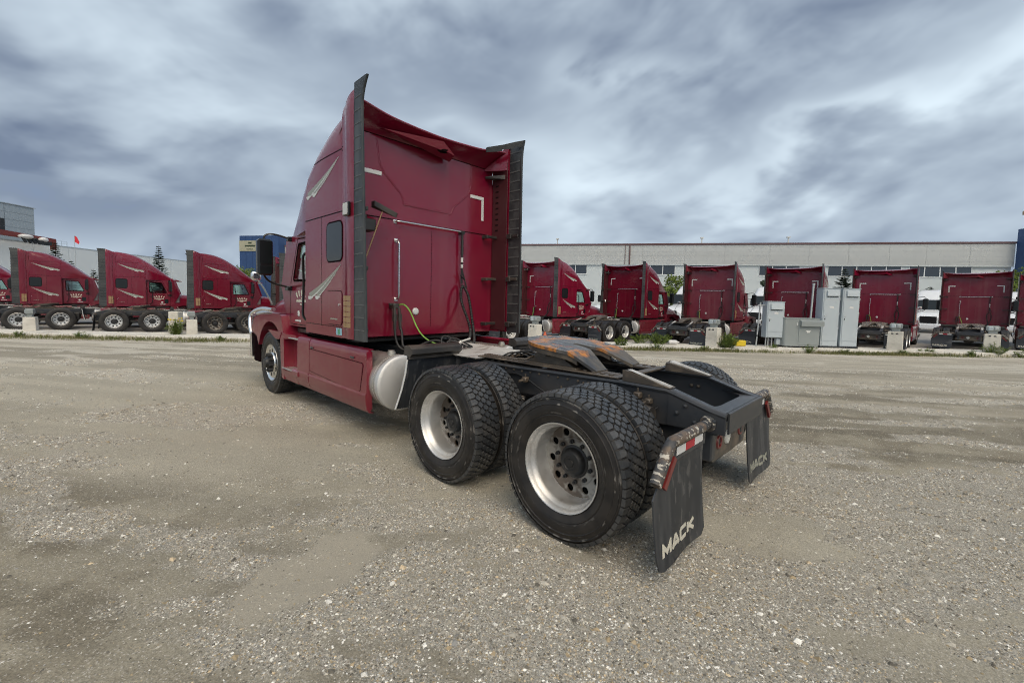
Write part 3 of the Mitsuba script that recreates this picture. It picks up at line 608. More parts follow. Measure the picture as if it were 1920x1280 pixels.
# deck plate, quarter fenders, tanks
def deck():
    g = np.stack(np.meshgrid(np.linspace(-.56, .36, 24), np.linspace(1.62, 2.75, 28), indexing='ij'), -1)
    z = 1.012 + .010 * meshkit.fbm(np.stack([g[..., 0] * 5, g[..., 1] * 5, 0 * g[..., 0]], -1), 3, 2) + .035 * np.exp(-((g[..., 0] - .2) / .1) ** 2) * np.clip((g[..., 1] - 1.7) * 3, 0, 1)
    P = np.concatenate([g, z[..., None]], -1); m = grid_mesh(P); lo = grid_mesh(P - [0, 0, .008], flip=True); return cat(m, lo)
A('deck_plate', deck(), 'deck_metal', 40)
for s in (-1, 1):
    cx_ = s * .885
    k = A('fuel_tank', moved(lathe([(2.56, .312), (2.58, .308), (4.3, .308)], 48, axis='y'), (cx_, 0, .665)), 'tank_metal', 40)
    A(k + '__end_cap', moved(lathe([(2.56, .318), (2.51, .318), (2.498, .312), (2.488, .298), (2.484, .282), (2.462, .20), (2.452, .10), (2.450, .0001)], 48, axis='y'), (cx_, 0, .665)), 'tank_cap', 50)
    A(k + '__strap', moved(lathe([(2.62, .3085), (2.62, .3125), (2.665, .3125), (2.665, .3085)], 48, axis='y'), (cx_, 0, .665)), 'tank_metal', 40)
    A(k + '__filler_neck', cat(bar((cx_ + s * .02, 2.72, .96), (cx_ + s * .02, 2.72, 1.0), .05, 14), bar((cx_ + s * .02, 2.72, 1.0), (cx_ + s * .02, 2.72, 1.02), .038, 12)), 'tank_metal', 40)
    q = Polygon([(.46, 1.045), (1.10, 1.045), (1.105, .98), (1.14, .74), (1.19, .50), (1.17, .48), (.62, .46), (.50, .55)])
    qm = trimesh.creation.extrude_polygon(q.segmentize(.08), .010, engine='earcut').subdivide()
    v = qm.vertices; qm.vertices = np.stack([s * v[:, 0], 2.06 + v[:, 2] + .10 * np.clip((1.0 - v[:, 1]) / .55, 0, 1) ** 1.5, v[:, 1]], -1)
    if s < 0: qm.faces = qm.faces[:, ::-1]
    k = A('quarter_fender', qm, 'flap_rubber', 30)
    A(k + '__rolled_edge', cat(hull([(s * .45, 2.02, 1.03), (s * 1.10, 2.02, 1.03), (s * .45, 1.985, 1.06), (s * 1.10, 1.985, 1.06), (s * .45, 1.99, 1.11), (s * 1.10, 1.99, 1.11), (s * .45, 2.04, 1.145), (s * 1.10, 2.04, 1.145), (s * .45, 2.12, 1.14), (s * 1.10, 2.12, 1.14), (s * .45, 2.14, 1.04), (s * 1.10, 2.14, 1.04)]), box(s * .46, s * 1.1, 2.02, 2.05, 1.005, 1.03)), 'plastic_black', 40)
    A(k + '__edge_bracket', tube([(s * 1.11, 2.055, 1.0), (s * 1.12, 2.07, .86), (s * 1.15, 2.095, .68), (s * 1.195, 2.135, .485)], .010, 6), 'tape_white', 40)
# --- side skirts
for s in (-1, 1):
    def prof(y0, y1, base=1.20):
        # vertical section of the skirt: rolled top edge, ledge, tucked-in foot
        sec = [(s * 1.10, 1.025), (s * 1.16, 1.045), (s * 1.19, 1.035), (s * 1.207, 1.0), (s * 1.215, .93), (s * 1.218, .56), (s * 1.232, .535), (s * 1.232, .52), (s * 1.225, .42), (s * 1.19, .33), (s * 1.15, .32)]
        P = np.array([[(x, y, z) for x, z in sec] for y in (y0, y1)])
        inner = P[:, ::-1] * [1, 1, 1]; inn = P.copy(); inn[..., 0] -= s * .03; inn[..., 2] -= 0.0
        ring = np.concatenate([P, inn[:, ::-1]], 1)
        m = grid_mesh(ring, closed_v=True, flip=(s < 0))
        n = ring.shape[1]; caps = []
        from shapely.geometry import Polygon as PG
        pg = PG([(x, z) for x, _, z in ring[0]]).buffer(0)
        for y in (y0, y1): caps.append(extr(pg, 'xz', y - .0005, .001))
        return cat(m, caps)
    k = A('side_skirt', prof(2.71, 4.345), 'paint_maroon', 30)
    A(k + '__hatch', extr(Polygon([(2.86, .56), (3.0, .535), (4.33, .60), (4.33, .90), (2.80, .88), (2.79, .86)]).buffer(-.02).buffer(.02), 'yz', s * 1.2195 - (.004 if s < 0 else 0), .004), 'paint_maroon')
    hl = Polygon([(2.86, .56), (3.0, .535), (4.33, .60), (4.33, .90), (2.80, .88), (2.79, .86)]).buffer(-.02).buffer(.02)
    A(k + '__hatch_seam', extr(hl.buffer(.007).difference(hl.buffer(-.001)), 'yz', s * 1.2185 - (.002 if s < 0 else 0), .002), 'seam_dark')
    for y in (3.0, 4.2): A(k + '__latch', box(s * 1.218, s * 1.226, y, y + .10, .915, .935, .003), 'frame_steel')
    A(k + '__end_return', cat(box(s * 1.15, s * 1.216, 2.705, 2.72, .36, 1.02)), 'paint_maroon')
    k = A('step_skirt', cat(prof(4.365, 4.80), box(s * 1.05, s * 1.07, 4.8, 5.42, .36, .98), hull([(s * x, y, z) for x in (1.05, 1.217) for y, z in ((5.36, .33), (5.36, 1.0), (5.53, .95), (5.50, .62), (5.46, .34))]), hull([(s * 1.05, 4.8, .33), (s * 1.2, 4.8, .33), (s * 1.235, 4.8, .50), (s * 1.05, 4.8, .50), (s * 1.05, 5.44, .33), (s * 1.2, 5.44, .33), (s * 1.235, 5.44, .48), (s * 1.05, 5.44, .48)]),
          hull([(s * 1.21, 4.72, .44), (s * 1.245, 4.72, .46), (s * 1.245, 4.72, .52), (s * 1.2, 4.72, .55), (s * 1.21, 4.95, .44), (s * 1.245, 4.95, .46), (s * 1.245, 4.95, .52), (s * 1.2, 4.95, .55)])), 'paint_maroon', 30)
    A(k + '__tread_plate', cat(box(s * 1.07, s * 1.238, 4.80, 5.40, .50, .515, .004)), 'alloy'); A(k + '__tread_plate', cat(box(s * .98, s * 1.2, 4.80, 5.36, .975, .995, .004)), 'alloy')
# --- sleeper
ZR = lambda y: np.interp(y, [2.6, 2.9, 3.3, 3.72, 4.14, 4.5, 4.9, 5.3, 5.55, 5.68], [3.97, 3.94, 3.885, 3.81, 3.70, 3.51, 3.24, 2.88, 2.66, 2.56])
from scipy.interpolate import PchipInterpolator
_ZR = PchipInterpolator([2.6, 3.0, 3.3, 3.72, 4.14, 4.5, 4.9, 5.3, 5.55, 5.70], [4.0, 3.985, 3.955, 3.88, 3.74, 3.53, 3.24, 2.88, 2.66, 2.56])
_WR = PchipInterpolator([2.6, 3.3, 4.0, 4.45, 4.7, 5.0, 5.4, 5.7], [1.225, 1.225, 1.225, 1.215, 1.18, 1.12, 1.04, .97])
body_plan = sbox(-1.225, 3.28, 1.225, 4.44)
rear_round = unary_union([rrect(-1.225, 3.28, 1.225, 4.6, .05), ]).intersection(sbox(-2, 3, 2, 4.44))
k = A('sleeper', extr(rear_round, 'xy', 1.13, 1.502), 'paint_maroon', 40)
NTH = 44
NSH = lambda y: np.interp(y, [3.2, 3.6, 4.0, 4.44, 5.0], [8.0, 7.0, 5.6, 4.6, 4.2])
def roof_sec(y, base):
    H, w = float(_ZR(y)) - base, float(_WR(y)); n = float(NSH(y))
    th_ = np.linspace(0, PI, NTH); c, s_ = np.cos(th_), np.sin(th_)
    return np.stack([-w * np.sign(c) * np.abs(c) ** (2 / n), np.full(NTH, y), base + H * s_ ** (2 / n)], -1)
def roof_dip(P):   # the rear of the roof is dished between the extender tips
    x, y, z = P[..., 0], P[..., 1], P[..., 2]
    d = .11 * np.clip((3.85 - y) / .55, 0, 1) ** 1.5 * np.clip(1 - (np.abs(x) / 1.08) ** 4, 0, 1)
    P = P.copy(); P[..., 2] = z - d * np.clip((z - 3.3) / .4, 0, 1); return P
ys = np.r_[3.285, 3.30, 3.34, 3.42, np.linspace(3.55, 4.44, 9)]
S1 = np.array([roof_sec(y, 2.64) for y in ys])
for i, ins in enumerate((.04, .02, .004)):
    S1[i][:, 0] *= 1 - ins / 1.225
S1 = roof_dip(S1)
fair = grid_mesh(S1, flip=True)
rp = Polygon([(x, z) for x, _, z in S1[0]]).intersection(sbox(-2, 2.64, 2, 3.70))
def cap_mesh(ring, flip=False):
    c = ring.mean(0); v = np.vstack([ring, c]); n = len(ring); f = [[i, (i + 1) % n, n] for i in range(n)]
    return trimesh.Trimesh(v, np.array(f)[:, ::-1] if flip else f, process=False)
A('upper_sleeper', cat(fair, extr(rp, 'xz', 3.28, .012)), 'paint_maroon', 35)
ysc = np.linspace(4.445, 5.70, 20)
S2 = np.array([roof_sec(y, 2.52 if y > 4.5 else 2.53) for y in ysc])
front = cap_mesh(S2[-1])
floor_ = grid_mesh(np.stack([S2[:, 0], S2[:, -1]], 1))
A('cab_roof', cat(grid_mesh(S2, flip=True), front, floor_), 'paint_maroon', 40)
A('sun_visor', hull([(s * x, y, z) for s in (-1, 1) for x, y, z in ((1.0, 5.55, 2.56), (.96, 5.72, 2.585), (.93, 5.98, 2.50), (.93, 5.98, 2.485), (.96, 5.66, 2.53))]), 'paint_maroon', 30)
for s in (-1, 1): A('roof_horn' if False else 'marker_light', cbox((s * .6, 5.6, 2.66), (.10, .06, .04), .012), 'decal_tan')
# trailing lip of the roof: outer skin, underside
ex = np.array([0, .25, .50, .75, .95, 1.10, 1.18, 1.222]); ey = [3.07, 3.065, 3.055, 3.04, 3.02, 3.0, 2.985, 2.975]; ez = [3.795, 3.798, 3.806, 3.82, 3.845, 3.865, 3.868, 3.85]
fy, fz = PchipInterpolator(ex, ey), PchipInterpolator(ex, ez)
xs = np.linspace(-1.222, 1.222, 61)
E_ = np.stack([xs, fy(np.abs(xs)), fz(np.abs(xs))], -1)
def on_roof(x, y):
    H, w, n = float(_ZR(y)) - 2.64, float(_WR(y)), float(NSH(y))
    z = 2.64 + H * np.clip(1 - (np.abs(x) / (w + .002)) ** n, 0, 1) ** (1 / n)
    return roof_dip(np.stack([x, np.full_like(x, y), z], -1))
S_ = on_roof(xs * .995, 3.42)
S_[:, 2] += .004
mid_ = .55 * S_ + .45 * E_; mid_[:, 2] += .012
seam_ = np.stack([xs * .965, np.full_like(xs, 3.278), np.full_like(xs, 3.640) - .0 * np.abs(xs)], -1)
und = .55 * E_ + .45 * seam_ + np.array([0, .07, -.01])
tip = np.array([0, -.008, -.012])
lipg = np.array([S_, mid_, E_, E_ + tip, E_ + tip + [0, .03, -.012], und, seam_])
kl_ = A('roof_lip', grid_mesh(lipg, flip=False), 'paint_maroon', 40)
A(kl_ + '__rolled_edge', tube(E_ + [0, .012, -.008], .017, 8), 'paint_maroon', 60)
A('rear_seam', cat(box(-1.12, 1.12, 3.275, 3.29, 3.632, 3.642), box(-1.13, 1.13, 3.2735, 3.29, 2.632, 2.643), box(.036, .040, 3.2765, 3.29, 1.24, 2.63)), 'seam_dark')
for x in (-.83, -.36, .04, .42, .80): A('rivet', moved(lathe([(3.272, .0001), (3.274, .010), (3.28, .011)], 10, axis='y'), (x, 0, 3.665)), 'polished')
scp = hull([(-.80, 3.22, 3.70), (.10, 3.16, 3.745), (.26, 3.22, 3.66), (-.80, 3.13, 3.68), (.02, 3.00, 3.715), (.22, 3.02, 3.585), (.27, 3.2, 3.55), (-.1, 3.18, 3.62), (-.14, 3.06, 3.64), (.12, 3.02, 3.60)])
A('roof_scoop', scp, 'paint_maroon', 20)
A('roof_scoop__vent', hull([(-.06, 3.045, 3.632), (.10, 3.01, 3.63), (.06, 3.02, 3.602), (-.04, 3.06, 3.60), (.02, 3.08, 3.585), (.12, 3.04, 3.59)]), 'seam_dark')
# pressed swage lines on the rear wall
def swage(pts, r=.010):
    return cat([bar((x0, 3.281, z0), (x1, 3.281, z1), r, 6) for (x0, z0), (x1, z1) in zip(pts, pts[1:])])
SW = [(-.80, 3.60), (-.755, 3.30), (-.70, 3.20), (-.44, 2.97), (-.41, 2.85), (.37, 2.85), (.42, 2.95), (.70, 3.20), (.74, 3.32), (.74, 3.60)]
A('pressed_line', swage(SW), 'paint_maroon', 60)
# raised field within the swage
fld = Polygon([(x, z) for x, z in SW]).buffer(-.012, join_style=1)
A('pressed_field', extr(fld, 'xz', 3.276, .006), 'paint_maroon')
# grab bars, tapes, lamp, connectors on the rear wall
def grab(p, q, off, r=.012):
    p, q, off = map(np.array, (p, q, off)); d = (q - p) / np.linalg.norm(q - p)
    return cat(tube([p, p + off * .75 + d * .01, p + off + d * .05, q + off - d * .05, q + off * .75 - d * .01, q], r, 10), cbox(p + [0, -.004, 0], (.05, .012, .05), .004), cbox(q + [0, -.004, 0], (.05, .012, .05), .004))
A('rear_handrail', grab((-.535, 3.278, 2.615), (.60, 3.278, 2.615), (0, -.06, 0), .013), 'polished', 40)
A('rear_handrail', grab((-.52, 3.278, 2.375), (-.52, 3.278, 1.61), (0, -.075, 0), .013), 'polished', 40)
for s in (-1, 1):
    A('reflective_tape', box(s * .73, s * 1.0, 3.272, 3.285, 3.155, 3.203), 'tape_white'); A('reflective_tape', box(s * .955, s * 1.0, 3.2735, 3.285, 2.845, 3.155), 'tape_white')
A('load_lamp', moved(lathe([(3.255, .0001), (3.258, .035), (3.266, .046), (3.282, .048)], 24, axis='y'), (-.216, 0, 1.450)), 'tape_white')
k = A('hose_tender', cat(bar((.54, 3.22, 2.60), (.54, 3.22, 1.86), .014), bar((.54, 3.22, 2.50), (.54, 3.22, 2.28), .020), box(.51, .57, 3.20, 3.28, 2.58, 2.62), bar((.50, 3.2, 1.98), (.58, 3.2, 1.92), .012), bar((.55, 3.22, 2.05), (.62, 3.20, 1.80), .010)), 'hose_black', 40)
A(k + '__spring', cat(bar((.54, 3.22, 2.24), (.54, 3.22, 2.17), .018), bar((.54, 3.22, 2.14), (.54, 3.22, 2.09), .018)), 'tape_white', 40)
loop = spline([(.545, 3.20, 1.83), (.49, 3.17, 1.74), (.47, 3.13, 1.60), (.50, 3.07, 1.42), (.52, 3.0, 1.25), (.40, 2.85, 1.10), (.25, 2.72, 1.05)], 40)
loop2 = spline([(.545, 3.20, 1.83), (.60, 3.17, 1.74), (.625, 3.13, 1.58), (.60, 3.05, 1.38), (.55, 2.95, 1.20), (.42, 2.78, 1.06), (.22, 2.60, 1.04)], 40)
def coil(path, r, rr_=.005): return tube(path, r + rr_ * np.sin(np.arange(len(path)) * 2.4), 8)
A('coiled_cable', coil(spline(loop, 120), .020), 'hose_black', 50); A('coiled_cable', coil(spline(loop2, 120), .020), 'hose_black', 50)
k = A('air_connector', cat(box(-.62, -.53, 3.16, 3.28, 1.49, 1.56, .01), box(-.66, -.62, 3.18, 3.22, 1.53, 1.56, .006), bar((-.60, 3.17, 1.50), (-.60, 3.16, 1.22), .020), bar((-.535, 3.17, 1.50), (-.525, 3.15, 1.22), .020), bar((-.60, 3.165, 1.42), (-.60, 3.165, 1.33), .03), bar((-.53, 3.16, 1.42), (-.53, 3.16, 1.33), .03)), 'plastic_black', 40)
A(k + '__bracket', cat(box(-.60, -.57, 3.17, 3.18, 1.33, 1.36)), 'lens_red')
for pts in ([(-.60, 3.16, 1.24), (-.60, 3.13, 1.10), (-.57, 3.06, .985), (-.50, 2.95, .97), (-.42, 2.80, 1.03), (-.30, 2.6, 1.06), (-.20, 2.4, 1.05)], [(-.525, 3.15, 1.24), (-.53, 3.10, 1.12), (-.545, 3.02, 1.0), (-.50, 2.9, 1.0), (-.36, 2.74, 1.09), (-.24, 2.55, 1.06)]):
    A('air_hose', tube(spline(pts, 30), .016, 8), 'hose_black', 60)
A('green_cable', tube(spline([(-.535, 3.17, 1.535), (-.50, 3.10, 1.54), (-.455, 3.05, 1.47), (-.41, 2.98, 1.30), (-.35, 2.88, 1.14), (-.27, 2.78, 1.065), (-.2, 2.7, 1.04)], 30), .0095, 8), 'hose_green', 60, label='bright green cable hanging from the rear wall')
for i, x in enumerate((-.45, -.36, -.25, -.30)): A('loose_cable', tube(spline([(x, 2.25 + .1 * i, 1.03), (x + .08, 2.32 + .1 * i, 1.10 + .02 * i), (x + .18, 2.30 + .05 * i, 1.09), (x + .30, 2.45 - .03 * i, 1.03)], 16), .012, 7), 'hose_black', 60)
for i in range(4): A('loose_cable', tube(spline([(-.30 + .1 * i, 1.50, 1.02), (-.24 + .1 * i, 1.44, 1.07), (-.12 + .1 * i, 1.40, 1.06), (-.05 + .08 * i, 1.30, 1.02)], 14), .009, 6), 'hose_black', 60)
A('coupling_valve', cat(bar((-.26, 2.34, 1.05), (-.20, 2.30, 1.12), .022, 8), bar((-.20, 2.30, 1.12), (-.08, 2.28, 1.15), .012, 8)), 'tank_metal', 40)
# --- side extenders: maroon panel, ribbed rubber strip
for s in (-1, 1):
    xo, xi = s * 1.250, s * 1.215
    yy = np.array([2.945, 3.00, 3.08, 3.15, 3.195, 3.30]); topz = [3.975, 3.96, 3.93, 3.90, 3.875, 3.82]
    oo = [0.0, .010, .012, .002, -.024, -.0265]
    sec = []
    for y, zt, o in zip(yy, topz, oo):
        sec.append([(xi, y, 1.14), (xo + s * o, y, 1.14), (xo + s * o, y, 3.72), (xo + s * (o - .006), y, zt - .06), (xi - s * .01, y, zt), (xi - s * .015, y, zt - .02)])
    sec = np.array(sec)
    m = grid_mesh(sec, closed_v=True, flip=(s > 0))
    k = A('side_extender', cat(m, box(xi, s * 1.235, 2.945, 2.965, 1.14, 3.9), box(s * 1.195, s * 1.2235, 3.10, 3.42, 1.135, 3.40)), 'paint_maroon', 35)
    A(k + '__corner_cap', hull([(s * 1.19, 2.95, 3.60), (s * 1.19, 3.25, 3.60), (s * 1.19, 2.95, 3.90), (s * 1.19, 3.25, 3.82), (s * 1.212, 2.95, 3.60), (s * 1.212, 3.25, 3.60), (s * 1.212, 2.95, 3.9), (s * 1.212, 3.25, 3.8), (s * 1.0, 3.27, 3.62), (s * 1.0, 3.27, 3.60)]), 'paint_maroon', 30)
    zs_ = np.r_[1.135, np.linspace(1.3, 3.6, 12), 3.75, 3.86, 3.93, 3.985]
    def yb(z, s=s): return 2.668 + (.10 if s < 0 else .02) * np.clip((z - 1.2) / 2.4, 0, 1) - (1.0 if s < 0 else .35) * .12 * np.clip((z - 3.74) / .25, 0, 1) ** 1.6
    def yf(z): return 2.945 + 0 * z
    ring = np.array([[(s * 1.226, yf(z), z), (s * 1.247, yf(z), z), (s * 1.250, yb(z) + .05, z), (s * 1.247, yb(z) + .008, z), (s * 1.240, yb(z), z), (s * 1.222, yb(z) + .004, z), (s * 1.220, yb(z) + .02, z), (s * 1.231, yb(z) + .05, z)] for z in zs_])
    m = grid_mesh(ring, closed_v=True, flip=(s < 0))
    ks = A(k + '__rubber_strip', cat(m, cap_mesh(ring[-1], s > 0), cap_mesh(ring[0], s < 0)), 'strip_rubber', False)
    ribs = []
    for z in np.arange(1.25, 3.90, .142):
        y0_ = float(yb(z)) + .03; ribs.append(box(s * 1.246, s * 1.2535, y0_, 2.94, z, z + .012, .002)); ribs.append(box(s * 1.222, s * 1.231, y0_ + .02, 2.94, z + .03, z + .05, .002))
    A(k + '__strip_ribs', cat(ribs), 'strip_rib')
    for z in (2.60, 1.95, 1.26):
        A(k + '__brace', cat(box(s * .98, s * 1.215, 3.16, 3.205, z - .02, z + .02, .006), box(s * 1.19, s * 1.213, 2.72, 3.2, z - .022, z + .022, .006), box(s * 1.17, s * 1.2, 2.85, 2.93, z - .04, z + .035, .006), box(s * .98, s * 1.02, 3.16, 3.285, z - .03, z + .02, .006)), 'plastic_black')
    A(k + '__hinge_line', box(s * 1.195, s * 1.214, 3.18, 3.20, 1.2, 2.6), 'frame_steel')
    A(k + '__corner_brace', hull([(s * 1.0, 3.26, 3.52), (s * 1.2, 2.98, 3.54), (s * 1.2, 3.2, 3.54), (s * 1.2, 2.98, 3.47), (s * 1.2, 3.24, 3.49), (s * 1.02, 3.26, 3.49)]), 'plastic_black')
    kq = A(k + '__inner_liner', box(s * 1.184, s * 1.192, 2.95, 3.272, 1.16, 3.72, .003), 'liner_dark')
    for z in np.arange(2.70, 3.42, .085): A(k + '__slot', box(s * 1.181, s * 1.1845, 3.14, 3.20, z, z + .022), 'seam_dark', tag='hero')
    for z in (3.34, 3.30, 1.32): A(k + '__rivet', box(s * 1.262, s * 1.266, 3.19, 3.205, z, z + .012), 'seam_dark', tag='hero')
    if s > 0: A(k + '__top_flange', cat([hull([(x0, y0, z0), (x1, y1, z1), (x0, y0 + .02, z0 - .07), (x1, y1 + .02, z1 - .09), (x0, y0 + .03, z0 - .01), (x1, y1 + .03, z1 - .01)]) for (x0, y0, z0), (x1, y1, z1) in zip([(.80, 3.0, 3.85), (1.0, 2.87, 3.91), (1.14, 2.75, 3.962)], [(1.0, 2.87, 3.91), (1.14, 2.75, 3.962), (1.235, 2.665, 3.99)])]), 'strip_rubber', tag='hero')
    A('extender_seam', cat(box(s * 1.20, s * 1.2262, 3.197, 3.207, 1.14, 3.70)), 'seam_dark')
    # side wall details
    def wall(poly, o, t): return extr(poly, 'yz', (s * (1.225 + o)) if s > 0 else (s * (1.225 + o) - t), t)
    w = rrect(3.30, 2.065, 3.725, 2.525, .07)
    kk = A('sleeper_window', wall(w, .0, .006), 'glass_dark', 30)
    A(kk + '__frame', wall(w.buffer(.018).difference(w), .0, .004), 'seam_dark')
    A('body_seam', cat(wall(sbox(3.29, 2.632, 4.43, 2.644), .0, .0025), wall(sbox(3.90, 1.25, 3.908, 2.63), .0, .0015), wall(sbox(3.29, 1.255, 4.43, 1.262), .0, .0015)), 'seam_dark')
    h = rrect(3.225 + .08, 1.285, 3.725, 1.695, .045)
    kk = A('side_hatch', wall(h, .001, .006), 'paint_maroon'); A(kk + '__seam', wall(h.buffer(.008).difference(h.buffer(-.001)), .0005, .003), 'seam_dark')
    A(kk + '__latch', cat(wall(Point(3.36, 1.53).buffer(.014), .006, .010)), 'polished'); A(kk + '__maker_strip', wall(sbox(3.42, 1.345, 3.62, 1.360), .0072, .0015), 'decal_grey')
    # swoosh stripes: two blades, grey body with pale edge
    def blade(p, q, w, curve): 
        p, q = np.array(p), np.array(q); t = np.linspace(.03, 1, 14)[:, None]; d = (q - p) / np.linalg.norm(q - p); n_ = np.array([-d[1], d[0]])
        c = p + (q - p) * t + n_ * (curve * np.sin(t * PI * .9))
        return Polygon(np.vstack([c + n_ * w * t * .5, (c - n_ * w * t * .5)[::-1]])), Polygon(np.vstack([c - n_ * w * t * .5, (c - n_ * w * t * (.5 + .28))[::-1]]))
    for p, qs in (((3.31, 2.03), ((4.30, 1.64), (4.06, 1.645))),):
        for (q, wd) in zip(qs, (.075, .055)):
            g_, e_ = blade(p, q, wd, -.03)
            A('stripe', wall(g_, .0008, .0022), 'decal_grey'); A('stripe__pale_edge', wall(e_, .0012, .0022), 'tape_white')
            foot = Polygon([(q[0] + .05, q[1] - .015), (q[0] - .13, q[1] - .02), (q[0] - .04, q[1] - .06), (q[0] + .02, q[1] - .06)])
            A('stripe__foot', wall(foot, .0018, .0022), 'tape_white')
    def wall2(poly, o=.002):   # laid on the curved upper sleeper: follow the section
        m = trimesh.creation.extrude_polygon(poly.segmentize(.05), .002, engine='earcut').subdivide()
        y, z, e = m.vertices[:, 0], m.vertices[:, 1], m.vertices[:, 2]
        H = _ZR(y) - 2.64; x = _WR(y) * np.clip(1 - np.clip((z - 2.64) / H, 0, 1) ** NSH(y), 0, 1) ** (1 / NSH(y)) + o + e
        m.vertices = np.stack([s * x, y, z], -1)
        if s < 0: m.faces = m.faces[:, ::-1]
        return m
    for q, wd in zip(((4.36, 2.98), (4.14, 2.985)), (.075, .055)):
        g_, e_ = blade((3.36, 3.30), q, wd, -.03)
        A('stripe', wall2(g_, .001), 'decal_grey'); A('stripe__pale_edge', wall2(e_, .0016), 'tape_white')
        A('stripe__foot', wall2(Polygon([(q[0] + .05, q[1] - .015), (q[0] - .13, q[1] - .02), (q[0] - .04, q[1] - .06), (q[0] + .02, q[1] - .06)]), .0022), 'tape_white')
    A('upper_seam', wall2(sbox(3.30, 3.355, 4.2, 3.364), .0012), 'seam_dark')
    for i in range(6):
        for j in range(2):
            y0 = 3.01 + .115 * j; A('permit_sticker', box(s * 1.256, s * 1.2645, y0, y0 + (.10 if j == 0 else .06), 1.27 + .063 * i, 1.27 + .063 * i + .055), 'decal_tan', tag='all')
# things seen on the left side only
A('work_lamp', cat(box(-1.262, -1.30, 2.985, 3.125, 2.545, 2.70, .012)), 'gloss_black', tag='all')
A('work_lamp__lens', box(-1.30, -1.303, 2.998, 3.112, 2.558, 2.687), 'lens_clear', tag='all')
A('registration_sticker', box(-1.2262, -1.2275, 3.31, 3.47, 1.16, 1.245), 'decal_blue', tag='hero'); A('registration_sticker__emblem', box(-1.2275, -1.2285, 3.36, 3.42, 1.17, 1.235), 'decal_green', tag='hero')
# behind the left extender: scrub brush on a pole
A('wash_brush', cat(hull([(-.98, 2.98, 2.76), (-.70, 2.96, 2.66), (-.98, 3.06, 2.76), (-.70, 3.04, 2.66), (-.98, 2.98, 2.70), (-.70, 2.97, 2.60), (-.66, 3.0, 2.66), (-.98, 3.06, 2.69)])), 'plastic_black', tag='hero')
A('wash_brush__pole', bar((-.86, 3.0, 2.68), (-1.10, 3.10, 1.9), .007), 'decal_tan', tag='hero')
A('extender_bracket_box', box(-1.15, -.92, 3.05, 3.25, 2.42, 2.56, .01), 'plastic_black', tag='hero')
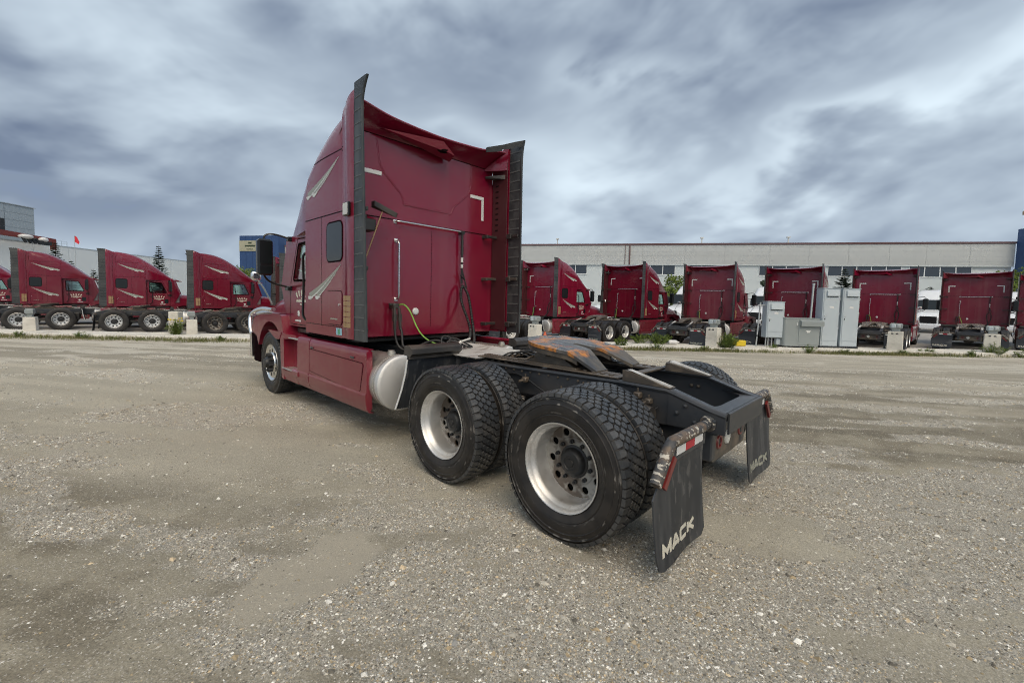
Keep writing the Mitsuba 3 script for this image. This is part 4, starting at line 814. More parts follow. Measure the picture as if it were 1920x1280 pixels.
# --- cab
for s in (-1, 1):
    xw = 1.085
    def cw(poly, o, t): return extr(poly, 'yz', (s * (xw + o)) if s > 0 else (s * (xw + o) - t), t)
    win = Polygon([(4.60, 1.86), (5.30, 1.86), (5.08, 2.39), (4.60, 2.40)]).buffer(-.03).buffer(.03)
    side = Polygon([(4.44, 1.16), (5.45, 1.16), (5.62, 1.30), (5.86, 1.78), (5.66, 2.28), (5.60, 2.53), (4.44, 2.53)])
    k = A('cab_side', cw(side.difference(Polygon([(4.62, 1.2), (5.40, 1.2), (5.40, 1.84), (5.10, 2.44), (4.62, 2.44)])), 0, .05) if False else cw(side.difference(win.buffer(.01)), -.05, .05), 'paint_maroon', 30)
    A('door_window', cw(win.buffer(.012), -.03, .004), 'glass_pane'); A('door_window__seal', cw(win.buffer(.022).difference(win.buffer(-.012)), .0, .006), 'seam_dark')
    dl = Polygon([(4.50, 1.19), (5.43, 1.19), (5.45, 1.75), (5.12, 2.47), (4.50, 2.48)])
    A('door_seam', cw(dl.buffer(.007).difference(dl.buffer(-.005)), .0, .002), 'seam_dark')
    A('door_ledge', cw(sbox(4.50, 1.775, 5.5, 1.805), .0, .018), 'paint_maroon')
    A('door_handrail', tube(spline([(s * 1.09, 4.63, 2.25), (s * 1.16, 4.66, 2.22), (s * 1.17, 4.68, 2.1), (s * 1.17, 4.70, 1.45), (s * 1.17, 4.68, 1.33), (s * 1.09, 4.60, 1.27)], 30), .017, 8), 'gloss_black', 40)
    A('door_handle', cat(cw(sbox(4.58, 1.64, 4.72, 1.68), .0, .02)), 'gloss_black')
    # door lettering: five pale strokes fanned over a bar, too small to read
    st_ = []
    for i in range(5):
        a = (i - 2) * .33; c0 = np.array([4.98 - s * 0 , 1.52]); d_ = np.array([math.sin(a), math.cos(a)])
        n_ = np.array([d_[1], -d_[0]]); p0, p1 = c0 + d_ * .10 + [(i - 2) * .05, 0], c0 + d_ * .19 + [(i - 2) * .05, 0]
        st_.append(cw(Polygon([p0 + n_ * .016, p1 + n_ * .022, p1 - n_ * .022, p0 - n_ * .016]), .0006, .0016))
    st_.append(cw(sbox(4.78, 1.53, 5.18, 1.565), .0006, .0016)); st_.append(cw(sbox(4.88, 1.49, 5.05, 1.51), .0006, .0016)); st_.append(cw(Polygon([(4.95, 1.60), (5.01, 1.60), (4.98, 1.57)]), .0006, .0016))
    A('door_lettering', cat(st_), 'lettering')
    A('door_emblem', cat(cw(Point(5.10, 1.36).buffer(.045), .0006, .0016), cw(sbox(5.02, 1.235, 5.24, 1.26), .0006, .0016)), 'tape_white')
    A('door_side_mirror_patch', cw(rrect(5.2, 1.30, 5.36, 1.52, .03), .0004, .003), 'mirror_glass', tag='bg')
    # quarter between sleeper and cab
    A('cab_corner', hull([(s * 1.22, 4.435, 1.13), (s * 1.22, 4.435, 2.62), (s * 1.2, 4.455, 2.62), (s * 1.2, 4.455, 1.13), (s * 1.08, 4.48, 1.15), (s * 1.08, 4.48, 2.54), (s * 1.0, 4.44, 1.15), (s * 1.0, 4.44, 2.54)]), 'paint_maroon', 20)
    # west coast mirror
    mx = s * 1.45
    k = A('door_mirror', box(mx - .105, mx + .105, 5.36, 5.50, 1.92, 2.46, .035), 'gloss_black', 30)
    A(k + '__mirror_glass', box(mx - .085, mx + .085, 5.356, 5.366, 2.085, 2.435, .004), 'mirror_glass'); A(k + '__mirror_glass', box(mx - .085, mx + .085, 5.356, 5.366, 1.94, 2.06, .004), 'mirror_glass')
    A(k + '__arm', cat(tube(spline([(mx, 5.45, 2.46), (mx - s * .02, 5.45, 2.52), (mx - s * .10, 5.44, 2.545), (s * 1.18, 5.42, 2.52), (s * 1.06, 5.40, 2.50)], 24), .014, 8), tube(spline([(mx, 5.45, 1.92), (mx - s * .04, 5.46, 1.86), (s * 1.22, 5.46, 1.78), (s * 1.08, 5.44, 1.74)], 20), .016, 8), box(s * 1.06, s * 1.14, 5.36, 5.46, 2.46, 2.53, .01), box(s * 1.08, s * 1.15, 5.36, 5.50, 1.70, 1.77, .01)), 'gloss_black', 40)
    A('hood_mirror', cat(box(s * 1.08, s * 1.24, 6.9, 7.0, 1.88, 2.04, .03), tube([(s * .92, 6.85, 1.45), (s * 1.05, 6.9, 1.75), (s * 1.14, 6.93, 1.9)], .012, 8)), 'polished', 40)
    A('pillar', hull([(s * 1.085, 5.82, 1.80), (s * 1.03, 5.92, 1.80), (s * 1.0, 5.70, 2.54), (s * 1.085, 5.58, 2.54), (s * 1.0, 5.86, 1.80), (s * .96, 5.64, 2.54)]), 'paint_maroon', 20)
    A('windscreen_wiper', bar((s * .3, 5.98, 1.84), (s * .75, 5.86, 2.1), .01, 6), 'gloss_black')
A('windscreen', hull([(-.99, 5.915, 1.82), (.99, 5.915, 1.82), (-.95, 5.685, 2.52), (.95, 5.685, 2.52), (-.99, 5.911, 1.818), (.99, 5.911, 1.818)]) if False else trimesh.Trimesh([(-.99, 5.915, 1.82), (.99, 5.915, 1.82), (.95, 5.685, 2.52), (-.95, 5.685, 2.52)], [(0, 1, 2), (0, 2, 3)], process=False), 'glass_pane', False)
A('cab_interior', cat(box(-1.03, 1.03, 5.45, 5.85, 1.3, 1.80, .05), box(-.9, -.35, 4.75, 5.2, 1.3, 1.5, .05), box(-.9, -.35, 4.6, 4.72, 1.4, 1.86, .05), box(.35, .9, 4.75, 5.2, 1.3, 1.5, .05), box(.35, .9, 4.6, 4.72, 1.4, 1.86, .05), box(-1.03, 1.03, 4.44, 5.85, 1.17, 1.25), box(-1.03, 1.03, 4.40, 4.445, 1.2, 2.5)), 'cabin_grey')
A('steering_wheel', moved(trimesh.creation.torus(.22, .016, 24, 8), (-.6, 5.38, 1.78)), 'gloss_black', 40)
# --- hood, fenders, bumper, bull bar
hs = []
for y, w, zt in ((5.80, .98, 1.80), (6.2, .93, 1.76), (6.8, .86, 1.68), (7.35, .80, 1.56), (7.62, .74, 1.42)):
    t = np.linspace(0, PI, 22); c, q = np.cos(t), np.sin(t)
    hs.append(np.stack([-w * np.sign(c) * np.abs(c) ** .42, np.full(22, y), .85 + (zt - .85) * q ** .42], -1))
A('hood', cat(grid_mesh(np.array(hs), flip=True), cap_mesh(hs[-1]), cap_mesh(hs[0], True)), 'paint_maroon', 40)
for s in (-1, 1):
    arch = Polygon([(5.44, 1.02), (5.46, 1.10), (5.52, 1.30), (5.62, 1.335), (6.6, 1.29), (6.95, 1.22), (7.06, 1.06), (7.06, .96), (6.80, .90)] + [(6.06 + .67 * math.cos(a), .52 + .67 * math.sin(a)) for a in np.linspace(.35, PI * .76, 20)])
    k = A('fender', cat(extr(arch.buffer(0), 'yz', (s * .80 if s > 0 else s * 1.20), .40)), 'paint_maroon', 25)
    A(k + '__arch_liner', cat(grid_mesh(np.array([[(s * x, 6.06 + .675 * math.cos(a), .52 + .675 * math.sin(a)) for a in np.linspace(.2, PI * .85, 20)] for x in (.75, 1.18)]))), 'seam_dark', 40)
    A(k + '__rear_flare', cat(hull([(s * x, y, z) for x in (.97, 1.222) for y, z in ((6.10, 1.058), (6.04, 1.040), (5.74, .935), (5.56, .93), (5.44, 1.055))] ), hull([(s * x, y, z) for x in (.97, 1.215) for y, z in ((5.56, .96), (5.44, 1.055), (5.30, 1.04), (5.30, .96))] + [(s * 1.0, 5.0, 1.03), (s * 1.16, 5.0, 1.03), (s * 1.0, 5.0, .985), (s * 1.16, 5.0, .985)])), 'paint_maroon', 20)
    vb = []
    kv = A('hood_vent', extr(rrect(5.50, 1.34, 5.66, 1.80, .02), 'yz', s * .985 - .03, .06), 'paint_maroon')
    for i in range(8):
        z = 1.38 + .05 * i + (.02 if i > 3 else 0); vb.append(box(s * 1.012, s * 1.020, 5.53, 5.63, z, z + .03, .004))
    A(kv + '__louvres', cat(vb), 'seam_dark')
    A('headlight', cat(hull([(s * .62, 7.5, 1.0), (s * .98, 7.36, 1.0), (s * .98, 7.3, 1.18), (s * .66, 7.5, 1.2), (s * .7, 7.3, 1.1)])), 'lens_clear', 30)
A('bumper', cat(hull([(s * x, y, z) for s in (-1, 1) for x, y, z in ((1.20, 7.08, .50), (1.20, 7.10, .94), (1.16, 7.36, .48), (1.16, 7.38, .96), (.5, 7.62, .46), (.5, 7.66, .96))])), 'polished', 20)
A('bumper_back', cat(box(-1.17, 1.17, 6.80, 7.10, .42, .92, .02)), 'seam_dark')
A('grille', cat(box(-.55, .55, 7.6, 7.70, .95, 1.42, .02), [box(-.5, .5, 7.70, 7.71, z, z + .03) for z in np.arange(1.0, 1.4, .07)]), 'polished')
for s in (-1, 1):
    A('bull_bar', tube(spline([(s * 1.15, 7.26, .86), (s * 1.16, 7.34, 1.08), (s * 1.13, 7.38, 1.24), (s * 1.07, 7.20, 1.345), (s * 1.02, 6.9, 1.37), (s * 1.0, 6.55, 1.375)], 30), .037, 12), 'polished', 50, tag='hero')
A('bull_bar__cross_tube', cat(tube(spline([(-1.10, 7.3, 1.25), (-.9, 7.7, 1.27), (0, 7.85, 1.28), (.9, 7.7, 1.27), (1.10, 7.3, 1.25)], 30), .035, 10), tube(spline([(-1.12, 7.3, .80), (-.9, 7.7, .8), (0, 7.85, .8), (.9, 7.7, .8), (1.12, 7.3, .80)], 30), .035, 10)), 'polished', 50, tag='hero')
A('underbody', cat(box(-.42, .42, 2.9, 7.0, .62, .90, .03), box(-1.0, 1.0, 3.4, 5.4, 1.05, 1.125, .01), box(-.9, .9, 4.3, 5.3, .45, 1.0, .02), box(-.3, .3, 5.4, 7.0, .5, 1.2, .03)), 'plastic_black')
A('sleeper_floor', cat(box(-1.19, 1.19, 3.30, 4.42, 1.10, 1.131)), 'seam_dark')
A('exhaust', cat(bar((.62, 3.9, .72), (.62, 4.9, .72), .14, 16)), 'tank_metal', 40)

G_RED = 'maroon tractor trucks parked in a row behind the kerb'
TRK.place('tractor_truck', T4(), ('hero',), label='large maroon sleeper tractor truck in the foreground seen from its rear left corner', category='truck')
rows = [('T0', -11.2, 38.0, -4), ('T1', -8.15, 33.3, -4), ('T2', -5.10, 29.05, -3.2), ('T3', -1.97, 25.95, -8), ('T4', 1.30, 23.1, -7),
        ('TA', 10.0, 12.45, -3.5), ('TB', 13.78, 9.82, -2.8), ('TC', 16.05, 6.12, .3), ('TD', 19.0, 3.2, -2.2), ('TE', 22.15, -.07, -3), ('TF', 26.15, -3.38, -4.6), ('TG', 29.3, -6.4, -4.5)]
ROWLAB = {'T0': 'maroon tractor truck at the far left edge, only its nose in view', 'T1': 'leftmost fully visible maroon sleeper truck, its nose overlapped by the next truck', 'T2': 'second side-on maroon sleeper truck from the left, windscreen open to view',
          'T3': 'third side-on maroon sleeper truck from the left, nearest the blue sign tower', 'T4': 'maroon truck mostly hidden behind the nose of the foreground truck', 'TA': 'maroon truck partly hidden by the right extender of the foreground truck',
          'TB': 'maroon truck behind the fifth wheel, showing two left... right rear wheels', 'TC': 'maroon truck with its open rear frame behind the middle concrete block', 'TD': 'maroon truck behind the grey electrical cabinets',
          'TE': 'maroon truck just right of the tall double cabinet', 'TF': 'rightmost whole maroon truck, seen square from behind', 'TG': 'maroon truck cut off at the right edge of the photo'}
ROWLAB['TB'] = 'maroon truck behind the fifth wheel, showing both right rear wheels and round tank'
def Tw(x, y, hd, z): return T4().translate([x, y, z]).rotate([0, 0, 1], hd - 90)
VAR = {'T0': '', 'T1': '_dusty', 'T2': '', 'T3': '_dark', 'T4': '', 'TA': '', 'TB': '_dark', 'TC': '_dusty', 'TD': '_dark', 'TE': '', 'TF': '_dusty', 'TG': '_dark'}
for n, x, y, hd in rows:
    TRK.place('tractor_truck', Tw(x, y, hd, -.27), ('bg',), swap={'paint_maroon': 'paint_maroon' + VAR[n], 'fifth_top': 'rust_steel' if n in ('TE', 'TF', 'T3') else 'grimy_steel', 'alloy': 'rim_disc' if n in ('T4', 'TC') else 'alloy'}, label=ROWLAB[n], category='truck', group=G_RED)

# ------------------------------------------------------------------ white trucks nose-on in the next row
WT = Parts(); W = WT.add
def wsec(y, w, zb, zt, n=4):
    t = np.linspace(0, PI, 26); c, q = np.cos(t), np.sin(t)
    return np.stack([-w * np.sign(c) * np.abs(c) ** (2 / n), np.full(26, y), zb + (zt - zb) * q ** (2 / n)], -1)
b_ = np.array([wsec(y, w, 1.0, zt, 6) for y, w, zt in ((2.6, 1.2, 3.55), (3.6, 1.22, 3.6), (4.4, 1.2, 3.45), (5.0, 1.1, 3.05), (5.35, 1.05, 2.75))])
W('sleeper', cat(grid_mesh(b_, flip=True), cap_mesh(b_[0], True), cap_mesh(b_[-1])), 'paint_white', 40)
h_ = np.array([wsec(y, w, .75, zt, 5) for y, w, zt in ((5.3, 1.08, 1.95), (6.0, 1.04, 1.85), (7.0, 1.02, 1.65), (7.5, .95, 1.5), (7.75, .85, 1.25))])
W('hood', cat(grid_mesh(h_, flip=True), cap_mesh(h_[-1]), box(-1.2, 1.2, 5.6, 7.3, .8, 1.15, .1)), 'paint_white', 40)
W('windscreen', hull([(s * x, y, z) for s in (-1, 1) for x, y, z in ((1.0, 5.75, 1.9), (.95, 5.38, 2.68), (1.0, 5.3, 1.9), (.95, 5.3, 2.68))]), 'glass_dark')
W('bumper', box(-1.2, 1.2, 7.4, 7.85, .35, .75, .06), 'paint_white')
W('grille', box(-.5, .5, 7.74, 7.80, .8, 1.35, .03), 'gloss_black')
for s in (-1, 1):
    W('side_window', extr(Polygon([(4.55, 1.95), (5.3, 1.95), (5.2, 2.5), (4.55, 2.55)]), 'yz', s * 1.135 - .05, .1), 'glass_dark')
    W('sleeper_window', extr(rrect(3.3, 2.0, 3.8, 2.5, .06), 'yz', s * 1.205 - .02, .04), 'glass_dark')
    k = W('door_mirror', box(s * 1.35, s * 1.6, 5.35, 5.5, 1.9, 2.5, .04), 'gloss_black'); W(k + '__arm', bar((s * 1.05, 5.3, 2.45), (s * 1.4, 5.42, 2.47), .02), 'gloss_black')
    W('headlight', box(s * .7, s * 1.0, 7.40, 7.72, 1.02, 1.2, .03), 'lens_clear')
    for y in (6.3, 0, 1.33): WT.items.append((f'wheel' + f'_{len(WT.items):03d}__tyre', D['tyre_lo'], T4().translate([s * 1.2, y, ZW]).rotate([0, 0, 1], 180 if s > 0 else 0), 'all')); WT.items.append((WT.items[-1][0].replace('__tyre', '__rim'), D['rimlo'], WT.items[-1][2], 'all'))
W('frame', cat(box(-.45, .45, -.7, 5.5, .7, .98, .02)), 'frame_steel')
for i, (x, y, hd, lab) in enumerate(((33.4, 16.5, 176, 'white tractor truck between the two leftmost rear-view maroon trucks'), (37.5, 12.2, 176, 'white tractor truck behind the gap left of the middle concrete block'), (42.1, 7.4, 176, 'white tractor truck whose cab shows left of the small cabinet'),
                                    (51.8, -2.6, 176, 'white tractor truck with black mirrors between the two rightmost maroon trucks'), (56.8, -7.7, 176, 'white tractor truck at the far right edge behind the last gap'))):
    WT.place('white_tractor_truck', Tw(x, y, hd, -.27), ('bg',), label=lab, category='truck', group='white trucks in the next row')

# ------------------------------------------------------------------ kerb slab, far pavement, grass edge
KS = [(-34, -.0), (36, 0)]
for i in range(16):
    t0 = -40 + 5 * i; o = rng.normal() * .02; dz = rng.normal() * .006
    P = [st(s, t) for s, t in ((13.62 + o, t0 + .012), (15.15, t0 + .012), (15.15, t0 + 4.988), (13.62 + o, t0 + 4.988))]
    m = hull([(x, y, z + dz) for x, y in P for z in (-.6, -.165)] + [((x - (.03 if k in (0, 3) else 0) * -.7071), (y - (.03 if k in (0, 3) else 0) * -.7071), -.13 + dz) for k, (x, y) in enumerate(P)])
    add('kerb_slab' if i == 0 else 'kerb_slab', m, 'concrete', 20, label='long pale concrete kerb slab along the yard edge', kind='structure', group='kerb slabs')
P = [st(s, t) for s, t in ((15.15, -60), (75, -60), (75, 60), (15.15, 60))]
add('truck_park_pavement', trimesh.Trimesh([(x, y, -.266) for x, y in P], [(0, 1, 2), (0, 2, 3)] if np.cross(np.subtract(P[1], P[0]), np.subtract(P[2], P[1])) > 0 else [(0, 2, 1), (0, 3, 2)], process=False), 'asphalt', False, label='worn asphalt under the parked trucks', kind='structure')

def blades(n, seed, area, hmin, hmax, w=.006, lean=.5):
    """tapering bent grass blades; area(g, n) -> base points (n, 3)"""
    g = np.random.default_rng(seed); b = area(g, n); h = hmin + (hmax - hmin) * g.random(n) ** 1.6; a = g.random(n) * 2 * PI; l = lean * h * (.3 + g.random(n))
    side = np.stack([-np.sin(a), np.cos(a), 0 * a], -1) * w; dir_ = np.stack([np.cos(a), np.sin(a), 0 * a], -1); up = np.array([0, 0, 1.0])
    m1 = b + dir_ * (l * .3)[:, None] + up * (h * .6)[:, None]; tp = b + dir_ * l[:, None] + up * h[:, None]
    V = np.stack([b - side, b + side, m1 + side * .8, m1 - side * .8, tp], 1); F = np.array([[0, 1, 2], [0, 2, 3], [3, 2, 4]])
    return trimesh.Trimesh(V.reshape(-1, 3), (F[None] + 5 * np.arange(n)[:, None, None]).reshape(-1, 3), process=False)
def strip(g, n):
    t = -36 + 72 * g.random(n * 3); dens = smoothstep_np(.40, .62, meshkit.fbm(np.stack([t * .45, 0 * t, 0 * t + 2], -1), 3, 31)) * .8 + .12 + .35 * (t < -5)
    t = t[g.random(n * 3) < dens][:n]; t = np.resize(t, n); s = 13.60 - .55 * g.random(n) ** 1.8 * (1 + .5 * (t < -5)); x, y = st(s, t)
    return np.stack([x, y, gz(x, y) - .01], -1)
add('grass_edge', blades(26000, 41, strip, .03, .21, .007), 'grass_blades', False, label='dry grass and weeds growing along the front of the kerb', kind='stuff', category='grass')

def weed(key, x, y, z, h, r, seed, lab, group=None, n=150, flower=False):
    h, r, n = h * 1.05, r * 1.15, int(n * 2.2)
    g = np.random.default_rng(seed); V, F, S = [], [], []
    for k in range(n // 12):
        a, l = g.random() * 2 * PI, r * g.random() ** .7; hh = h * (.55 + .45 * g.random()) * (1 - .35 * l / r)
        p0 = np.array([l * .35 * math.cos(a), l * .35 * math.sin(a), 0]); p1 = np.array([l * math.cos(a), l * math.sin(a), hh])
        S.append(tube([p0, (p0 + p1) / 2 + [0, 0, hh * .08], p1], .006, 5))
        for j in range(14):
            t = .15 + .85 * g.random(); b = p0 + (p1 - p0) * t; aa = g.random() * 2 * PI; L = (.05 + .08 * g.random()) * (h / .6) ** .5
            d = np.array([math.cos(aa), math.sin(aa), .2 + .7 * g.random()]); d /= np.linalg.norm(d); sd = np.cross(d, [0, 0, 1.0]); sd = sd / np.linalg.norm(sd) * L * .24
            o = 4 * len(V); V.append([b, b + d * L * .45 + sd, b + d * L - [0, 0, L * .25], b + d * L * .45 - sd]); F += [[o, o + 1, o + 2], [o, o + 2, o + 3]]
    kk = put(key, None, label=lab, category='weed', group=group)
    mv = lambda m: moved(m, (x, y, z))
    add(kk + '__leaves', mv(trimesh.Trimesh(np.array(V).reshape(-1, 3), F, process=False)), 'leaves', False); add(kk + '__stem', mv(cat(S)), 'leaves', True)
    if flower:
        add(kk + '__flower', mv(cat([trimesh.creation.icosphere(1, .03).apply_translation((r * .6 * math.cos(q * 1.7), r * .6 * math.sin(q * 1.7), h * (.75 + .05 * (q % 4)))) for q in range(9)])), 'flower_yellow', True)
weed('weed', 12.30, 7.25, -.27, .55, .30, 51, 'tall green weed at the kerb right of the fifth wheel', n=180)
weed('weed', 15.55, 4.10, -.27, .80, .45, 52, 'largest green weed, at the foot of the middle concrete block', n=320)
weed('weed', 14.35, 6.55, -.14, .55, .60, 53, 'low spreading weed behind the kerb under the truck with tail lights', n=340)
weed('weed', 13.9, 7.2, -.14, .45, .45, 54, 'low weed left of the spreading one, under the truck mud flap', n=200)
weed('weed', -.45, 20.85, -.16, .75, .35, 55, 'weed with yellow flowers leaning on the second block from the left', n=240, flower=True)
weed('weed', 23.55, -3.95, -.27, .60, .42, 56, 'green weed at the kerb below the rightmost block', n=220)
weed('weed', 21.45, -1.95, -.27, .36, .25, 57, 'small weed tuft at the kerb between the two right blocks', n=120)
weed('weed', 17.2, 2.75, -.27, .34, .25, 58, 'small weed at the kerb below the leaning steel post', n=120)
weed('weed', 24.9, -5.2, -.27, .55, .4, 59, 'weed at the kerb cut by the right edge', n=140)
weed('weed', 16.5, 4.3, -.14, .55, .35, 60, 'leafy weed on the slab right of the middle block', n=140)
for i, (t, s_, h) in enumerate(((-23.2, 13.45, .30), (-20.5, 13.5, .26), (-18.0, 13.4, .34), (-12.6, 13.5, .25), (1.5, 13.5, .28), (5.0, 13.45, .34), (7.0, 13.5, .26), (11.3, 13.5, .38), (12.8, 13.45, .24), (15.2, 13.5, .26), (18.2, 13.5, .30), (20.2, 13.4, .34))):
    x, y = st(s_, t); weed('weed', x, y, -.27, h, h * .8, 80 + i, ('low ragged weed in the kerb grass below the leftmost block', 'low weed in the kerb grass under the second left truck', 'low weed in the kerb grass under the front wheels of the second left truck', 'low weed in the kerb grass beside the nose of the foreground truck', 'low weed at the kerb just right of the fifth wheel', 'low weed at the kerb left of the white bottle', 'low weed at the kerb left of the middle block', 'low weed at the kerb in front of the low wide cabinet', 'low weed at the kerb below the tall double cabinet', 'low weed at the kerb in front of the block right of the cabinets', 'low weed at the kerb between the two rightmost blocks', 'low weed at the kerb just right of the rightmost block')[i], group='low weeds along the kerb', n=100)
# ------------------------------------------------------------------ concrete blocks with socket boxes
BL = [(-4.69, 25.55, 'leftmost concrete block with a grey socket box'), (.09, 20.76, 'second concrete block from the left, beside yellow flowers'), (10.5, 10.36, 'pale concrete block just behind the fifth wheel'), (15.3, 4.57, 'concrete block beside the largest weed, left of the yellow jug'),
      (20.75, -.95, 'concrete block right of the tall double cabinet'), (23.8, -3.92, 'rightmost concrete block, the palest one')]
for (x, y, lab), h in zip(BL, (.58, .62, .74, .80, .80, .78)):
    k = put('concrete_block', None, label=lab, category='concrete block', group='concrete blocks along the kerb'); R = math.radians(-94 + 5 * rng.normal())
    m = hull([(sx * w, sy * w * .78, z) for sx in (-1, 1) for sy in (-1, 1) for w, z in ((.245, -.135), (.230, h - .15), (.215, h - .13))])
    add(k + '__body', moved(m, (x, y, 0), R), 'concrete', 20)
    add(k + '__lifting_recess', moved(cat([box(dx - .035, dx + .035, -.19, -.165, h - .24, h - .19) for dx in (-.09, .06)]), (x, y, 0), R), 'tower_dark', False, kind=None)
    b = put('socket_box', None, label='grey socket box on the ' + lab.split(',')[0].replace(' with a grey socket box', ''), category='socket box', group='socket boxes on the concrete blocks')
    z0 = h - .13
    add(b + '__housing', moved(cat(hull([(sx * w, sy * w * .6, z) for sx in (-1, 1) for sy in (-1, 1) for w, z in ((.13, z0 + .10), (.20, z0 + .16), (.20, z0 + .31), (.16, z0 + .35))]), box(-.13, .13, -.08, .08, z0, z0 + .12, .01)), (x, y, 0), R), 'cabinet_grey', 25)
    add(b + '__cover', moved(box(-.15, .0, -.15, -.10, z0 + .15, z0 + .31, .02), (x, y, 0), R), 'cabinet_paint', 25); add(b + '__cover', moved(box(.03, .16, -.145, -.10, z0 + .17, z0 + .30, .02), (x, y, 0), R), 'galvanised', 25)
# pale timber block behind the second one
add('timber_offcut', moved(box(-.20, .20, -.16, .16, 0, .95, .02), (-.35, 21.55, -.14), -.7), 'decal_tan' if False else 'concrete', 20, label='pale upright block behind the second concrete block from the left', category='block')
# ------------------------------------------------------------------ electrical cabinets on the slab
CR = -PI / 4 - .10
def cab(key, x, y, w, d, z0, h, mat, lab, hood=True, base=True):
    k = put(key, None, label=lab, category='electrical cabinet'); mv = lambda m: moved(m, (x, y, 0), CR)
    add(k + '__body', mv(box(-w / 2, w / 2, -d / 2, d / 2, z0, z0 + h, .012)), mat, 20)
    add(k + '__door', mv(box(-w / 2 + .04, w / 2 - .03, -d / 2 - .022, -d / 2 + .01, z0 + .24 if base else z0 + .04, z0 + h - .05, .006)), mat, 20)
    if base: add(k + '__base_panel', mv(box(-w / 2 + .06, w / 2 - .03, -d / 2 - .016, -d / 2 + .01, z0 + .02, z0 + .225, .006)), mat, 20)
    if hood: add(k + '__vent_hood', mv(hull([(sx * (w / 2 - .10) + .03, -d / 2 - yy, z0 + zz) for sx in (-1, 1) for yy, zz in ((.02, h - .07), (.02, h - .34), (.10, h - .32), (.07, h - .09))])), mat, 20)
    if hood: add(k + '__painted_hood_shade', mv(box(-w / 2 + .14, w / 2 - .10, -d / 2 - .026, -d / 2, z0 + h - .375, z0 + h - .345)), 'tower_dark', False)  # dark strip painted in as the shade below the vent hood
    add(k + '__handle', mv(cat(box(-w / 2 + .08, -w / 2 + .16, -d / 2 - .05, -d / 2 - .01, z0 + h * .52, z0 + h * .52 + .03, .006))), 'galvanised', 20)
    for hz in (.30, .55, .80): add(k + '__hinge', mv(box(w / 2 - .035, w / 2 - .005, -d / 2 - .03, -d / 2 - .005, z0 + h * hz, z0 + h * hz + .10, .004)), 'galvanised', 20)
    add(k + '__rating_plate', mv(box(-.06, .10, -d / 2 - .0245, -d / 2 - .02, z0 + h * .66, z0 + h * .66 + .09)), 'tape_white', False)
    add(k + '__lock', mv(box(-w / 2 + .09, -w / 2 + .13, -d / 2 - .034, -d / 2 - .02, z0 + h * .46, z0 + h * .46 + .06, .004)), 'tower_dark', 20)
    add(k + '__roof_cap', mv(box(-w / 2 - .015, w / 2 + .015, -d / 2 - .03, d / 2 + .015, z0 + h, z0 + h + .025, .006)), mat, 20)
    return k
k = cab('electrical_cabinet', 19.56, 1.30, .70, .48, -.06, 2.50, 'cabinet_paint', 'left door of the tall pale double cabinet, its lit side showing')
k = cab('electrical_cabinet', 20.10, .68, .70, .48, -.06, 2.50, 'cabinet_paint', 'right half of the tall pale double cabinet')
add('cabinet_plinth', moved(box(-.80, .80, -.26, .26, -.14, -.06, .01), (19.83, .99, 0), CR), 'tower_dark', 20, label='dark plinth under the tall double cabinet', category='plinth')
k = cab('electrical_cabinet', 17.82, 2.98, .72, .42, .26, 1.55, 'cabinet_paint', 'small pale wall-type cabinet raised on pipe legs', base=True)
for i, dx in enumerate((-.25, -.15, .0)): add(k + '__conduit', moved(bar((dx, 0, -.14), (dx, 0, .27), .03, 10), (17.82, 2.98, 0), CR), 'galvanised', 40)
add(k + '__junction_box', moved(box(.14, .38, -.12, .08, -.05, .22, .015), (17.82, 2.98, 0), CR), 'cabinet_paint', 20)
k = put('low_cabinet', None, label='low wide grey cabinet with a folded lid before the tall double cabinet', category='electrical cabinet')
mv = lambda m: moved(m.copy().apply_transform(np.diag([.77, .85, 1, 1])), (18.52, 2.18, 0), CR)
body = unary_union([rrect(-.98, -.42, .98, .42, .16)])
add(k + '__body', mv(extr(body, 'xy', -.07, 1.18)), 'cabinet_grey', 40); add(k + '__lid', mv(extr(rrect(-1.0, -.44, 1.0, .44, .17), 'xy', 1.11, .035)), 'cabinet_grey', 40)
add(k + '__front_panel', mv(box(-.18, .92, -.445, -.40, .0, 1.07, .01)), 'cabinet_grey', 20)
add(k + '__folded_lid', mv(hull([(sx, y, z) for sx in (-.14, 1.04) for y, z in ((-.43, 1.06), (-.60, 1.0), (-.60, .80), (-.43, .84))])), 'cabinet_grey', 20)
add(k + '__warning_sticker', mv(extr(Polygon([(.18, .62), (.46, .62), (.38, .52), (.26, .52)]), 'xz', -.449, .003)), 'tape_white', False); add(k + '__latch', mv(box(-.30, -.24, -.44, -.41, .82, .93, .008)), 'tape_white', 20)
add(k + '__leg', mv(box(-.8, -.5, -.3, .3, -.14, -.06)), 'tower_dark', False); add(k + '__leg', mv(box(.5, .8, -.3, .3, -.14, -.06)), 'tower_dark', False)
k = put('steel_post', None, label='thin leaning galvanised post left of the small cabinet', category='post')
add(k + '__pole', tube([(17.30, 3.45, -.14), (17.36, 3.38, 1.78)], .035, 12), 'galvanised', 40); add(k + '__arm', tube([(17.26, 3.45, 1.66), (17.56, 3.20, 1.66)], .022, 8), 'galvanised', 40); add(k + '__clamp', bar((17.305, 3.445, .30), (17.31, 3.44, .36), .05, 12), 'tower_dark', 40)
k = put('steel_post', None, label='galvanised post tight against the left side of the tall cabinet', category='post')
add(k + '__pole', tube([(19.15, 1.85, -.14), (19.22, 1.80, 2.60)], .045, 12), 'galvanised', 40); add(k + '__cap', bar((19.22, 1.80, 2.60), (19.222, 1.798, 2.66), .06, 12), 'galvanised', 40)
